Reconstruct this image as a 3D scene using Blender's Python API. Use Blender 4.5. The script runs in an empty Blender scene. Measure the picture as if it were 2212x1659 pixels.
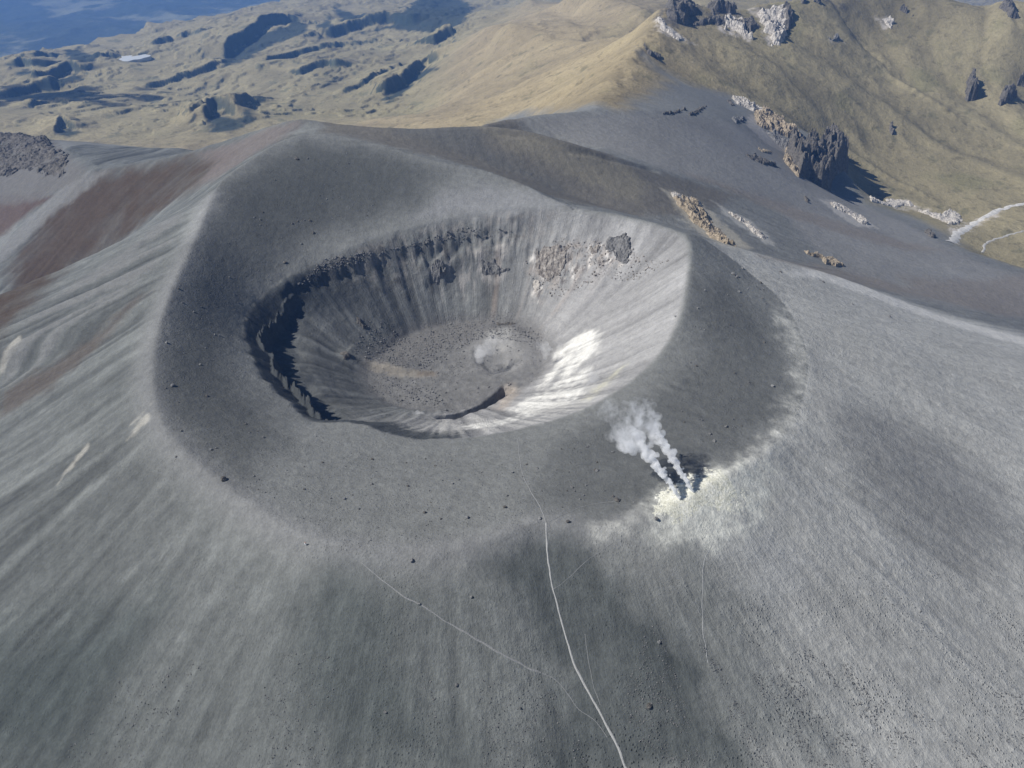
import bpy, math, random
import numpy as np

# ------------------------------------------------------------------ camera
scene = bpy.context.scene
COL = scene.collection
PW, PH = 2212.0, 1659.0            # frame units used for all measurements
FOC = 1916.0
PITCH = math.radians(33.0)
CAM_H = 236.0
cam_d = bpy.data.cameras.new("camera")
cam_d.sensor_width = 36.0
cam_d.lens = 36.0 * FOC / PW
cam_d.clip_start = 1.0
cam_d.clip_end = 60000.0
cam = bpy.data.objects.new("camera", cam_d)
cam.location = (0, 0, CAM_H)
cam.rotation_euler = (math.pi / 2 - PITCH, 0, 0)
COL.objects.link(cam)
scene.camera = cam

# ------------------------------------------------------------------ light
SUN_EL = math.radians(45.0)
SUN_DIR = np.array([-0.985, -0.12])
SUN_DIR = SUN_DIR / np.linalg.norm(SUN_DIR)
world = bpy.data.worlds.new("World")
scene.world = world
world.use_nodes = True
wn = world.node_tree
bg = wn.nodes["Background"]
sky = wn.nodes.new("ShaderNodeTexSky")
sky.sky_type = 'NISHITA'
sky.sun_disc = False
sky.sun_elevation = SUN_EL
# Nishita: rotation 0 puts the sun on +Y, turning clockwise seen from above
sky.sun_rotation = math.atan2(SUN_DIR[0], SUN_DIR[1])
sky.altitude = 4500.0
sky.air_density = 1.0
sky.dust_density = 0.4
wn.links.new(sky.outputs[0], bg.inputs[0])
bg.inputs[1].default_value = 0.065
sun_d = bpy.data.lights.new("sun", 'SUN')
sun_d.energy = 4.8
sun_d.angle = math.radians(0.5)
sun_d.color = (1.0, 0.965, 0.91)
sun = bpy.data.objects.new("sun", sun_d)
sv = (SUN_DIR[0] * math.cos(SUN_EL), SUN_DIR[1] * math.cos(SUN_EL), math.sin(SUN_EL))
import mathutils
sun.rotation_euler = mathutils.Vector(sv).to_track_quat('Z', 'Y').to_euler()
sun.location = (-300, 100, 600)
COL.objects.link(sun)
scene.view_settings.view_transform = 'Standard'
scene.view_settings.look = 'None'
scene.view_settings.exposure = 0.27
scene.cycles.volume_bounces = 6
scene.cycles.max_bounces = 8
scene.view_settings.gamma = 1.0

# ------------------------------------------------------------------ helpers
CT, ST = math.cos(PITCH), math.sin(PITCH)

def bp(u, v, z):
    """world x, y of the picture point u, v at height z"""
    a = (np.asarray(u, float) - PW / 2) / FOC
    b = (PH / 2 - np.asarray(v, float)) / FOC
    dx, dy, dz = a, CT + b * ST, -ST + b * CT
    t = (np.asarray(z, float) - CAM_H) / dz
    return dx * t, dy * t

def line(pts):
    p = np.array(pts, float)
    x, y = bp(p[:, 0], p[:, 1], p[:, 2])
    return np.stack([x, y, p[:, 2]], 1)

def line_y(pts):
    p = np.array(pts, float)
    b = (PH / 2 - p[:, 1]) / FOC
    z = CAM_H + p[:, 2] * (-ST + b * CT) / (CT + b * ST)
    x, y = bp(p[:, 0], p[:, 1], z)
    return np.stack([x, y, z], 1)

def dens(L, step=1.0):
    out = []
    for a, b in zip(L[:-1], L[1:]):
        n = max(1, int(math.hypot(b[0] - a[0], b[1] - a[1]) / step))
        t = np.arange(n)[:, None] / n
        out.append(a + (b - a) * t)
    out.append(L[-1:])
    return np.concatenate(out)

def smooth_line(L, n=2, closed=False):
    for _ in range(n):
        q = []
        m = len(L)
        rng = range(m if closed else m - 1)
        if not closed: q.append(L[0])
        for i in rng:
            a, b = L[i], L[(i + 1) % m]
            q.append(a * .75 + b * .25); q.append(a * .25 + b * .75)
        if not closed: q.append(L[-1])
        L = np.array(q)
    return L

_rs = np.random.RandomState(7)
_PERM = _rs.permutation(4096)
_GA = _rs.rand(4096) * 2 * np.pi
_GX, _GY = np.cos(_GA), np.sin(_GA)

def pnoise(x, y, seed=0):
    x = np.asarray(x, float); y = np.asarray(y, float)
    xi = np.floor(x).astype(np.int64); yi = np.floor(y).astype(np.int64)
    fx, fy = x - xi, y - yi
    u = fx * fx * fx * (fx * (fx * 6 - 15) + 10); v = fy * fy * fy * (fy * (fy * 6 - 15) + 10)
    def g(ix, iy, dx, dy):
        h = _PERM[(_PERM[(ix + seed * 131) & 4095] + iy) & 4095]
        return _GX[h] * dx + _GY[h] * dy
    a = g(xi, yi, fx, fy); b = g(xi + 1, yi, fx - 1, fy)
    c = g(xi, yi + 1, fx, fy - 1); d = g(xi + 1, yi + 1, fx - 1, fy - 1)
    return ((a + (b - a) * u) + ((c + (d - c) * u) - (a + (b - a) * u)) * v) * 1.5

def fbm(x, y, sc, oct=4, gain=.5, seed=0, ridged=False):
    out = 0; amp = 1.0; tot = 0
    for i in range(oct):
        n = pnoise(x / sc, y / sc, seed + i)
        if ridged: n = 1 - 2 * np.abs(n)
        out = out + n * amp; tot += amp
        amp *= gain; sc *= .5
    return out / tot

def sstep(a, b, x):
    t = np.clip((x - a) / (b - a), 0, 1)
    return t * t * (3 - 2 * t)

def blur(A, s):
    r = max(1, int(s * 3))
    k = np.exp(-.5 * (np.arange(-r, r + 1) / s) ** 2); k /= k.sum()
    P = np.pad(A, ((r, r), (0, 0)), mode='edge')
    B = sum(k[i] * P[i:i + A.shape[0]] for i in range(2 * r + 1))
    P = np.pad(B, ((0, 0), (r, r)), mode='edge')
    return sum(k[i] * P[:, i:i + A.shape[1]] for i in range(2 * r + 1))

class Grid:
    def __init__(s, x0, y0, dx, nx, ny):
        s.x0, s.y0, s.dx, s.nx, s.ny = float(x0), float(y0), float(dx), nx, ny
        s.Z = None
    def xy(s):
        X, Y = np.meshgrid(s.x0 + s.dx * np.arange(s.nx), s.y0 + s.dx * np.arange(s.ny))
        return X, Y
    def sample(s, x, y, A=None):
        A = s.Z if A is None else A
        fx = np.clip((x - s.x0) / s.dx, 0, s.nx - 1.001); fy = np.clip((y - s.y0) / s.dx, 0, s.ny - 1.001)
        i = fx.astype(int); j = fy.astype(int); fx = fx - i; fy = fy - j
        return (A[j, i] * (1 - fx) + A[j, i + 1] * fx) * (1 - fy) + (A[j + 1, i] * (1 - fx) + A[j + 1, i + 1] * fx) * fy
    def inside(s, x, y, m=0):
        return (x > s.x0 + m) & (x < s.x0 + s.dx * (s.nx - 1) - m) & (y > s.y0 + m) & (y < s.y0 + s.dx * (s.ny - 1) - m)
    def solve(s, C, parent=None, levels=7, its=60):
        Z = None
        for L in range(levels, -1, -1):
            d = s.dx * 2 ** L
            nx = int(math.ceil((s.nx - 1) / 2 ** L)) + 1; ny = int(math.ceil((s.ny - 1) / 2 ** L)) + 1
            if L == 0: nx, ny = s.nx, s.ny
            g = Grid(s.x0, s.y0, d, nx, ny)
            X, Y = g.xy()
            if Z is None: Z = np.full((ny, nx), C[:, 2].mean())
            else: Z = prev.sample(X, Y, Z)
            ok = g.inside(C[:, 0], C[:, 1], -d / 2)
            ci = np.clip(np.rint((C[ok, 0] - s.x0) / d).astype(int), 0, nx - 1)
            cj = np.clip(np.rint((C[ok, 1] - s.y0) / d).astype(int), 0, ny - 1)
            W = np.zeros((ny, nx)); V = np.zeros((ny, nx))
            np.add.at(W, (cj, ci), 1); np.add.at(V, (cj, ci), C[ok, 2])
            fix = W > 0; val = np.where(fix, V / np.maximum(W, 1), 0)
            if parent is not None:
                e = np.zeros_like(fix); e[0] = e[-1] = True; e[:, 0] = e[:, -1] = True
                val = np.where(e, parent.sample(X, Y), val); fix = fix | e
            n = 1500 if L >= levels - 1 else (300 if L > 1 else its)
            for _ in range(n):
                Z = np.where(fix, val, Z)
                P = np.pad(Z, 1, mode='edge')
                Z = .25 * (P[1:-1, :-2] + P[1:-1, 2:] + P[:-2, 1:-1] + P[2:, 1:-1])
            Z = np.where(fix, val, Z)
            prev = g
        s.Z = Z

# ------------------------------------------------------------------ landform lines (u, v, height)
OUTER = [(1180,1118,0),(1100,1150,0),(1010,1183,-1),(860,1196,-1),(720,1176,0),(620,1140,0),(545,1095,0),(480,1042,1),(425,1000,1),
         (378,955,2),(345,905,3),(332,850,4),(328,780,6),(343,700,8),(372,620,11),(408,545,15),(438,475,20),(460,420,24),(476,386,26),
         (540,345,29),(600,305,33),(645,289,35),(690,287,35),(760,296,33),(850,318,30),(950,348,26),(1049,366,22),(1121,391,18),(1174,418,15),(1239,448,12)]
RIM = [(1239,448,12),(1330,462,11),(1410,480,10),(1487,505,9),(1493,560,8),(1486,620,7),(1474,680,5),(1450,735,2),(1410,785,-2),(1360,830,-5),(1300,868,-8),
       (1220,902,-10),(1120,930,-12),(1010,947,-13),(900,953,-14),(840,940,-14),(790,918,-14),(740,912,-15),(700,915,-15),(655,905,-15),(635,880,-15),
       (610,858,-15),(570,825,-14),(545,780,-14),(524,735,-13),(523,700,-13),(535,665,-12),(575,625,-10),(640,583,-7),(700,560,-5),(770,532,-2),
       (840,508,1),(910,490,3),(990,472,5),(1060,457,8),(1130,449,10),(1190,447,11)]
RIGHT_EDGE = [(1620,590,-11),(1690,650,-13),(1725,710,-14),(1745,770,-14),(1738,840,-13),(1712,915,-10),(1650,975,-5),(1580,1020,0),(1500,1060,1),(1430,1105,0),(1350,1130,0),(1270,1145,-1),(1180,1118,0)]
RIDGE_R = [(1487,505,9),(1545,522,-3),(1612,541,-16),(1700,566,-33),(1780,587,-49),(1904,633,-75),(2029,679,-100),(2212,726,-133),(2420,770,-170)]
FLOOR = [(800,790,-51),(850,745,-52),(900,715,-52),(980,695,-52),(1080,690,-50),(1140,705,-50),(1175,740,-50),(1180,790,-51),(1140,830,-52),(1090,850,-54),(1020,880,-55),(940,890,-55),(870,885,-55),(820,860,-54),(795,830,-52)]
P2L = [(646,253,30),(560,278,12),(480,303,-5),(410,323,-18),(303,351,-33),(193,367,-45)]
LR = [(193,367,-45),(150,392,-58),(110,422,-70),(60,466,-88),(0,516,-106),(-120,600,-140)]
LB = [(-250,270,-85),(0,283,-78),(60,292,-74),(110,305,-72),(136,300,-82),(230,308,-84),(321,316,-82),(417,322,-62)]
LH = [(193,367,-45),(172,348,-48),(150,325,-56),(110,305,-72)]
GULL = [(440,430,8),(395,452,-18),(330,480,-45),(250,530,-72),(180,575,-92),(130,612,-104),(60,680,-120),(0,745,-132),(-150,900,-165)]
CB = [(646,253,30),(728,267,26),(830,274,24),(925,276,22),(1039,266,22),(1132,276,17),(1228,303,7),(1335,339,-13),(1423,364,-30),(1518,392,-50),
      (1600,412,-67),(1672,437,-88),(1780,462,-114),(1887,498,-137),(1958,519,-150),(2047,530,-160),(2150,560,-172),(2300,600,-190)]
VALY = [(730,285,680),(860,305,680),(960,330,680),(1060,357,680),(1150,392,675),(1250,432,670),(1370,464,660),(1480,495,655),(1612,537,650),(1700,558,665),(1780,575,675),(1904,612,685),(2047,645,695),(2212,690,710),(2420,740,740)]
GREY = [(1039,262,5),(1090,258,0),(1180,243,-6),(1280,238,-14),(1400,238,-26),(1500,232,-44),(1600,262,-74),(1660,300,-98),(1740,360,-128),(1800,425,-150),(1880,455,-162),(1980,470,-172),(2060,500,-184),(2120,550,-190),(2212,600,-198)]
KN = [(1280,238,-14),(1300,190,-22),(1340,140,-28),(1388,101,-26),(1400,60,-20),(1425,30,-16),(1460,14,-14),(1490,10,-16),(1550,24,-30),(1620,24,-34),(1690,10,-28),(1760,-4,-28),(1880,-20,-25),(2000,-60,-5)]
KR = [(1388,101,-26),(1424,146,-46),(1494,182,-62),(1573,203,-80),(1637,230,-94),(1690,258,-106),(1745,285,-114),(1790,302,-122),(1815,340,-128),(1822,362,-132)]
GRNY = [ [(1500,130,1260),(1560,170,1230),(1640,205,1225),(1720,245,1220),(1800,290,1230)],
        [(1470,60,1390),(1560,95,1350),(1700,140,1320),(1800,190,1310),(1900,260,1300)],
        [(1760,320,1185),(1850,330,1200),(1960,325,1230),(2060,330,1245)] ]
GRN = [ 
        [(1840,60,-72),(1870,120,-104),(1920,200,-138)],
        [(2060,330,-178),(2212,322,-184),(2400,330,-190)],
        [(1880,440,-186),(1960,455,-190),(2040,470,-194),(2100,480,-197),(2160,460,-192),(2212,450,-190),(2400,440,-188)],
        [(1800,410,-176),(1840,425,-180),(1880,432,-182)],
        [(1860,380,-178),(1950,390,-182),(2080,400,-184),(2212,390,-184)],
        [(2000,0,-38),(2040,60,-72),(2080,130,-108),(2120,180,-134),(2150,240,-160)],
        [(2212,0,-40),(2212,60,-62),(2212,120,-96),(2212,180,-136),(2212,250,-168)],
        [(1900,0,-40),(1960,40,-64),(2010,90,-90),(2060,150,-118),(2090,230,-156)],
        [(2500,0,-40),(2500,120,-96),(2500,250,-168)] ]
TAN = [ [(903,266,-320),(880,235,-335),(864,203,-350),(900,165,-360),(942,132,-365),(989,95,-370)],
        [(989,95,-370),(1020,75,-300),(1064,56,-220),(1100,52,-170),(1140,62,-165),(1180,80,-170),(1240,105,-160)],
        [(1000,262,-235),(1040,225,-215),(1080,180,-205),(1130,150,-190),(1200,130,-170),(1240,105,-160),(1310,85,-125),(1388,101,-26)],
        [(1090,262,-150),(1130,220,-140),(1180,190,-130),(1240,160,-115),(1310,140,-85)],
        [(940,250,-290),(960,210,-290),(985,175,-280),(1030,140,-250),(1064,100,-235)],
        [(1310,60,-160),(1250,50,-220),(1190,20,-250),(1150,0,-290)],
        [(1064,40,-420),(1120,10,-440),(1150,-20,-440)],
        [(1200,-10,-200),(1300,-10,-160),(1345,10,-160),(1400,20,-120)],
        [(1500,0,-160),(1560,-5,-170),(1700,-20,-180)]]
LOW = [ [(-300,300,-300),(0,292,-305),(140,296,-310),(300,300,-320),(430,300,-330),(560,270,-340),(700,255,-350),(830,258,-350)],
        [(-300,250,-345),(0,250,-350),(250,255,-352),(450,250,-352),(640,235,-360),(800,225,-362)],
        [(-300,200,-385),(0,205,-385),(300,200,-385),(600,180,-385),(840,170,-385)],
        [(-300,165,-410),(0,165,-410),(300,150,-410),(600,120,-410),(800,100,-410),(940,80,-405)],
        [(300,105,-430),(500,60,-430),(700,30,-430),(850,10,-430),(1040,0,-440)]]
EDGE = [(-900,235,-470),(-500,200,-470),(-100,148,-470),(0,133,-470),(60,118,-470),(130,108,-470),(250,82,-470),(330,68,-470),(400,48,-470),(470,30,-470),(560,8,-470),(700,-14,-470),(900,-22,-480)]

def offs(L, d, dz):
    """offset a line away from the crater's middle"""
    M = L.copy(); c = np.array([-25., 435.])
    r = M[:, :2] - c; r /= np.linalg.norm(r, axis=1)[:, None]
    M[:, :2] += r * d; M[:, 2] += dz
    return M

def back(L, d, dz):
    M = L.copy(); M[:, 1] += d; M[:, 2] += dz
    return M

lo = line(OUTER)
re = line(RIGHT_EDGE)
K = []
def add(L, sm=2, closed=False, step=.7):
    L = smooth_line(np.array(L), sm, closed)
    if closed: L = np.concatenate([L, L[:1]])
    K.append(dens(L, step)); return K[-1]
add(lo); rimw = smooth_line(line(RIM), 2, True); rimw = dens(np.concatenate([rimw, rimw[:1]]), .7)
_a = np.arctan2(rimw[:, 1] - 455, rimw[:, 0] + 15); _c = np.array([-15., 455.])
_k = .5 + 1.5 * sstep(1.6, 2.4, np.abs(_a))
_n = fbm(_a * 110, _a * 0, 9, 4, .6, seed=3) * _k * 1.6
rimw[:, :2] = _c + (rimw[:, :2] - _c) * (1 + _n / np.hypot(rimw[:, 0] + 15, rimw[:, 1] - 455))[:, None]
K.append(rimw); rimd = rimw; add(re); add(line(RIDGE_R))
# talus walls of the inner crater
cen = np.array([-15., 455.])
floor_w = line(FLOOR)
add(floor_w, 2, True); floord = K[-1]
def polar(L):
    f = np.arctan2(L[:, 1] - cen[1], L[:, 0] - cen[0]); r = np.hypot(L[:, 0] - cen[0], L[:, 1] - cen[1])
    o = np.argsort(f); f, r, z = f[o], r[o], L[o, 2]
    f = np.concatenate([f - 2 * np.pi, f, f + 2 * np.pi])
    return f, np.tile(r, 3), np.tile(z, 3)
PR = polar(rimd); PF = polar(floord)
def wall_t(x, y):
    """0 on the crater rim, 1 on the floor's edge, plus bearing"""
    f = np.arctan2(y - cen[1], x - cen[0]); r = np.hypot(x - cen[0], y - cen[1])
    rr = np.interp(f, PR[0], PR[1]); rf = np.interp(f, PF[0], PF[1])
    return (rr - r) / (rr - rf), f, rr - r
phi = np.linspace(-np.pi, np.pi, 900, endpoint=False)
cliffy = sstep(.55, .9, phi) + sstep(-2.5, -2.8, phi)      # back, left and front left
for t_, d_ in ((.07, .08), (.14, .158), (.22, .25), (.3, .34), (.4, .445), (.5, .545), (.6, .64), (.7, .735), (.79, .815), (.88, .9)):
    rr = np.interp(phi, PR[0], PR[1]); rf = np.interp(phi, PF[0], PF[1])
    zr = np.interp(phi, PR[0], PR[2]); zf = np.interp(phi, PF[0], PF[2])
    r = rr + (rf - rr) * t_
    d = d_ + cliffy * .045 * np.exp(-((t_ - .12) / .12) ** 2)
    K.append(np.stack([cen[0] + r * np.cos(phi), cen[1] + r * np.sin(phi), zr + (zf - zr) * d], 1))
for nm in (P2L, LR, LB, LH, CB, KN, KR): add(line(nm), 1)
add(line(GULL), 1)
add(line_y(VALY), 1); add(line(GREY), 1)
for g in GRN + TAN + LOW: add(line(g), 1, step=4)
for g in GRNY: add(line_y(g), 1, step=4)
add(line(EDGE), 1, step=4)
# outer flanks: fall away from the outer crest at the angle of loose ash
front = np.concatenate([re[1:-1], lo[:18]])
fd = dens(smooth_line(front, 2), 2.0)
gx, gy = np.meshgrid(np.arange(-470, 560, 4.0), np.arange(70, 720, 4.0))
gx = gx.ravel(); gy = gy.ravel()
_k = np.hypot(gx + 25, gy - 435) > 120
gx = gx[_k]; gy = gy[_k]
D2 = (gx[:, None] - fd[None, :, 0]) ** 2 + (gy[:, None] - fd[None, :, 1]) ** 2
wts = np.exp(-D2 / (2 * (12 + .35 * np.sqrt(D2.min(1)))[:, None] ** 2) + D2.min(1)[:, None] / (2 * (12 + .35 * np.sqrt(D2.min(1)))[:, None] ** 2))
zc = (wts * fd[None, :, 2]).sum(1) / wts.sum(1)
near_i = D2.argmin(1); dd = np.sqrt(D2.min(1))
az = np.arctan2(gy - 435, gx + 25)
ccx, ccy = -25., 435.
r_f = np.hypot(fd[near_i, 0] - ccx, fd[near_i, 1] - ccy); r_g = np.hypot(gx - ccx, gy - ccy)
slope = .53 - .13 * sstep(-.9, .2, az)
und = 1 + .08 * pnoise(az * 2.2 + 3, az * 0 + .5, 5) + .012 * pnoise(az * 6, az * 0 + .5, 6)
zf = zc - slope * und * (dd * (1 - dd / 1500)) + 1.5 * pnoise(gx / 70, gy / 70, 3)
okf = (r_g > r_f) & (near_i > 3) & (near_i < len(fd) - 4) & (dd > 14) & (dd < 330)
okf &= ~((gx < -210) & (gy > 560 + (-gx - 210) * .45))
FL = np.stack([gx, gy, zf], 1)[okf]
K.append(FL)
# back slopes
add(offs(line(OUTER[20:]), 14, -7), 1)
add(back(line(P2L[:4]), 60, -38), 1); add(back(line(P2L[:4]), 260, -150), 1)
add(back(line(LB), 80, -50), 1); add(back(line(LB), 300, -170), 1)
add(back(line(CB[:7]), 60, -34), 1); add(back(line(CB[:5]), 300, -150), 1)
add(back(line(GREY[:3]), 80, -40), 1); add(back(line(GREY[:2]), 350, -150), 1)
add(back(line(KN[6:]), 150, -70), 1); add(back(line(KN[6:]), 450, -170), 1)
E = line(EDGE)
add(back(E, 350, -330), 1, step=8); add(back(E, 900, -560), 1, step=8)
add(np.array([[-12000., 9500, -1150], [-2000, 9500, -1150], [3000, 9500, -900], [12000, 9500, -900]]), 0, step=30)
add(np.array([[-12000., 20000, -1250], [12000, 20000, -1250]]), 0, step=30)
add(np.array([[-12000., 3000, -900], [-6000, 3000, -800]]), 0, step=30)
add(np.array([[3500., -200, -300], [3500, 3000, -250]]), 0, step=30)
add(np.array([[-2500., -200, -500], [-2500, 1500, -480]]), 0, step=30)
add(np.array([[-900., -300, -430], [0, -400, -420], [900, -300, -380]]), 0, step=10)
C = np.concatenate(K)

G2 = Grid(-12000, -400, 60, 401, 341); G2.solve(C, None, 6, 200)
G1 = Grid(-1800, -60, 8, 451, 371); G1.solve(C, G2, 5, 80)
G0 = Grid(-470, 60, 1.0, 1101, 901); G0.solve(C, G1, 6, 40)


# ------------------------------------------------------------------ fine landform on the near grid
def H_base(x, y):
    z = G2.sample(x, y)
    w1 = np.clip((x - G1.x0) / 100, 0, 1) * np.clip((G1.x0 + 3600 - x) / 100, 0, 1) * np.clip((y - G1.y0) / 40, 0, 1) * np.clip((G1.y0 + 2960 - y) / 100, 0, 1)
    z = z + (G1.sample(x, y) - z) * w1
    w0 = np.clip((x - G0.x0) / 30, 0, 1) * np.clip((G0.x0 + 1100 - x) / 30, 0, 1) * np.clip((y - G0.y0) / 20, 0, 1) * np.clip((G0.y0 + 900 - y) / 30, 0, 1)
    return z + (G0.sample(x, y) - z) * w0

def ray(u, v, zf=None, H=None):
    """first ground point under picture points"""
    H = H or H_base
    out = []
    for uu, vv in zip(np.atleast_1d(u).astype(float), np.atleast_1d(v).astype(float)):
        a = (uu - PW / 2) / FOC; b = (PH / 2 - vv) / FOC
        d = np.array([a, CT + b * ST, -ST + b * CT])
        t = np.concatenate([np.arange(150, 1200, 2.0), 1200 * 1.004 ** np.arange(0, 700)])
        P = d[None] * t[:, None]; P[:, 2] += CAM_H
        g = H(P[:, 0], P[:, 1])
        k = np.argmax(P[:, 2] < g)
        if P[k, 2] >= g[k]: k = len(t) - 1
        k = max(k, 1)
        d0 = P[k - 1, 2] - g[k - 1]; d1 = g[k] - P[k, 2]
        w = d0 / (d0 + d1 + 1e-9)
        out.append(P[k - 1] * (1 - w) + P[k] * w)
    return np.array(out)

def rl(pts):
    p = np.array(pts, float)
    return ray(p[:, 0], p[:, 1])

def sdist(x, y, P):
    """signed distance to a closed polygon, positive inside"""
    shp = x.shape; x = x.ravel(); y = y.ravel()
    d = np.full(x.shape, 1e18); ins = np.zeros(x.shape, bool)
    n = len(P)
    for i in range(n):
        ax, ay = P[i, 0], P[i, 1]; bx, by = P[(i + 1) % n, 0], P[(i + 1) % n, 1]
        ex, ey = bx - ax, by - ay
        t = np.clip(((x - ax) * ex + (y - ay) * ey) / (ex * ex + ey * ey + 1e-9), 0, 1)
        d = np.minimum(d, (x - ax - t * ex) ** 2 + (y - ay - t * ey) ** 2)
        c = (ay > y) != (by > y)
        xi = ax + (y - ay) * ex / (ey if abs(ey) > 1e-9 else 1e-9)
        ins ^= c & (x < xi)
    d = np.sqrt(d)
    return np.where(ins, d, -d).reshape(shp)

def ldist(x, y, L):
    """distance to an open line, side (positive = left of travel), run along it 0..1"""
    shp = x.shape; x = x.ravel(); y = y.ravel()
    d = np.full(x.shape, 1e18); sd = np.zeros(x.shape); al = np.zeros(x.shape)
    seg = np.hypot(np.diff(L[:, 0]), np.diff(L[:, 1])); cum = np.concatenate([[0], np.cumsum(seg)])
    for i in range(len(L) - 1):
        ax, ay = L[i, 0], L[i, 1]; ex, ey = L[i + 1, 0] - ax, L[i + 1, 1] - ay
        t = np.clip(((x - ax) * ex + (y - ay) * ey) / (ex * ex + ey * ey + 1e-9), 0, 1)
        q = (x - ax - t * ex) ** 2 + (y - ay - t * ey) ** 2
        m = q < d
        d = np.where(m, q, d); sd = np.where(m, np.sign(ex * (y - ay) - ey * (x - ax)), sd)
        al = np.where(m, (cum[i] + t * seg[i]) / cum[-1], al)
    return np.sqrt(d).reshape(shp), sd.reshape(shp), al.reshape(shp)

def lic(G, Z, step, n, seed=1, wn=.9, drift=0):
    """noise smeared down the fall line"""
    rs = np.random.RandomState(seed)
    N = blur(rs.randn(*Z.shape), wn)
    N /= N.std()
    gy_, gx_ = np.gradient(Z, G.dx)
    m = np.hypot(gx_, gy_) + 1e-3
    gx_ /= m; gy_ /= m
    X, Y = G.xy()
    acc = np.zeros_like(N); tot = 0
    for sgn in (1, -1):
        x, y = X.copy(), Y.copy()
        for k in range(n):
            vx = G.sample(x, y, gx_); vy = G.sample(x, y, gy_)
            x += sgn * vx * step; y += sgn * vy * step
            w = .5 + .5 * math.cos(math.pi * k / n)
            acc += w * G.sample(x, y, N); tot += w
    acc -= acc.mean(); acc /= acc.std()
    return acc

X0, Y0 = G0.xy()
Zs = blur(G0.Z, 1.3)
flankm = np.zeros_like(Zs)
T0, F0, R0 = wall_t(X0, Y0)
wallm = sstep(-.02, .05, T0) * sstep(1.15, .9, T0)
Dre, _, _ = ldist(X0[::4, ::4], Y0[::4, ::4], fd)
gq = Grid(G0.x0, G0.y0, 4, Dre.shape[1], Dre.shape[0])
outside = np.hypot(X0 - ccx, Y0 - ccy) > np.interp(np.arctan2(Y0 - ccy, X0 - ccx), *(lambda f, r: (f[np.argsort(f)], r[np.argsort(f)]))(np.arctan2(np.concatenate([re, lo])[:, 1] - ccy, np.concatenate([re, lo])[:, 0] - ccx), np.hypot(np.concatenate([re, lo])[:, 0] - ccx, np.concatenate([re, lo])[:, 1] - ccy)))
DC = gq.sample(X0, Y0, Dre)
flank = outside * sstep(3, 18, DC)
Zb = Zs + (blur(G0.Z, 4.0) - Zs) * flank
LZ = lic(G0, blur(Zb, 2.5), 1.6, 26, 1, 1.0)
LZ2 = lic(G0, blur(Zb, 4), 3.0, 30, 2, 2.6)
LZ3 = lic(G0, blur(Zb, 2.5), 1.1, 8, 3, 1.3)
Z = Zb
# rills on the flanks and on the talus
Z = Z + flank * (.10 * LZ * sstep(5, 60, DC) + .07 * LZ2 * sstep(20, 160, DC))
steepleft = flank * sstep(-120, -220, X0) * sstep(330, 420, Y0)
Z = Z + steepleft * .45 * LZ2
Z = Z + wallm * (.28 * LZ + .35 * LZ2 * sstep(.1, .5, T0))
# hummocky ash everywhere
Z = Z + .5 * fbm(X0, Y0, 22, 3, seed=11) + .10 * fbm(X0, Y0, 3.2, 2, seed=15)
# small transverse dunes right of the rim
du = rl([(1400,880),(1370,840),(1450,770),(1520,800),(1560,880),(1540,930),(1450,940)])
dm = sstep(-4, 10, sdist(X0, Y0, du))
Z = Z + dm * .2 * np.sin((X0 * .35 + Y0 * .6 + 3 * fbm(X0, Y0, 14, 2, seed=21)) * 1.1)
# rock bands high in the crater wall
az_c = np.degrees(F0)
def bearing(a0, a1, soft=8):
    a = (az_c - a0) % 360
    w = (a1 - a0) % 360
    return sstep(0, soft, a) * sstep(w, w - soft, a)
# cliff band: a back wall outcrop with ledges, from the left round to the back
nb = fbm(F0 * 110, R0 * .7, 9, 4, seed=31)
nr = fbm(F0 * 150, R0 * .25, 5, 3, seed=35, ridged=True)
band = bearing(72, 172, 10)
lo_t = 9 + 5 * nb
step = sstep(lo_t - 1.6, lo_t + .6, R0)
Z = Z + band * sstep(0, 5, R0) * (1 - step) * (2.8 + .7 * nr) * sstep(40, 10, R0) + band * sstep(1, 4, R0) * sstep(26, 12, R0) * (1.1 * nr)
band2 = bearing(72, 128, 10)
lo2 = 19 + 6 * fbm(F0 * 110, R0 * .4, 14, 3, seed=41)
Z = Z + band2 * sstep(lo_t + 2, lo_t + 5, R0) * (1 - sstep(lo2 - 1, lo2 + 1, R0)) * (1.6 + 1.6 * nr)
stra = sstep(.2, .5, fbm(F0 * 40, R0 * 1.0 + 2 * nb, 3.2, 2, seed=45)) * sstep(-.45, -.05, fbm(F0 * 110, R0, 16, 3, seed=46))
Z = Z + band * stra * sstep(2, 5, R0) * sstep(30, 20, R0) * 1.0
# the steep broken left wall
left = bearing(158, 240, 16)
nl = .75 * fbm(X0, Y0, 15, 4, .5, seed=51, ridged=True)
l3 = 12 + 7 * fbm(X0, Y0, 24, 4, .55, seed=55)
Z = Z + left * sstep(0, 6, R0) * (1 - sstep(l3 - 2.0, l3 + 1.5, R0)) * (6.5 + 2.2 * nl) + left * sstep(2, 7, R0) * sstep(34, 18, R0) * 1.6 * nl
zr0 = np.interp(F0, PR[0], PR[2])
Z = np.where((R0 > 0) & (R0 < l3 - 1), Z + left * (np.minimum(Z, zr0 - .9 * R0 - .2 + .8 * nl) - Z), Z)
Z = Z - left * 6.5 * sstep(l3 - 1, l3 + 3, R0) * np.exp(-np.maximum(R0 - l3 - 3, 0) ** 2 / 150.) * sstep(.9, .6, T0)
# craggy right part of the back wall
crag = bearing(38, 82, 8) * sstep(.12, .22, T0) * sstep(.55, .42, T0)
Z = Z + crag * 2.4 * fbm(X0, Y0, 9, 4, .6, seed=61, ridged=True) * sstep(-.15, .35, fbm(X0, Y0, 22, 2, seed=64))
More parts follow.
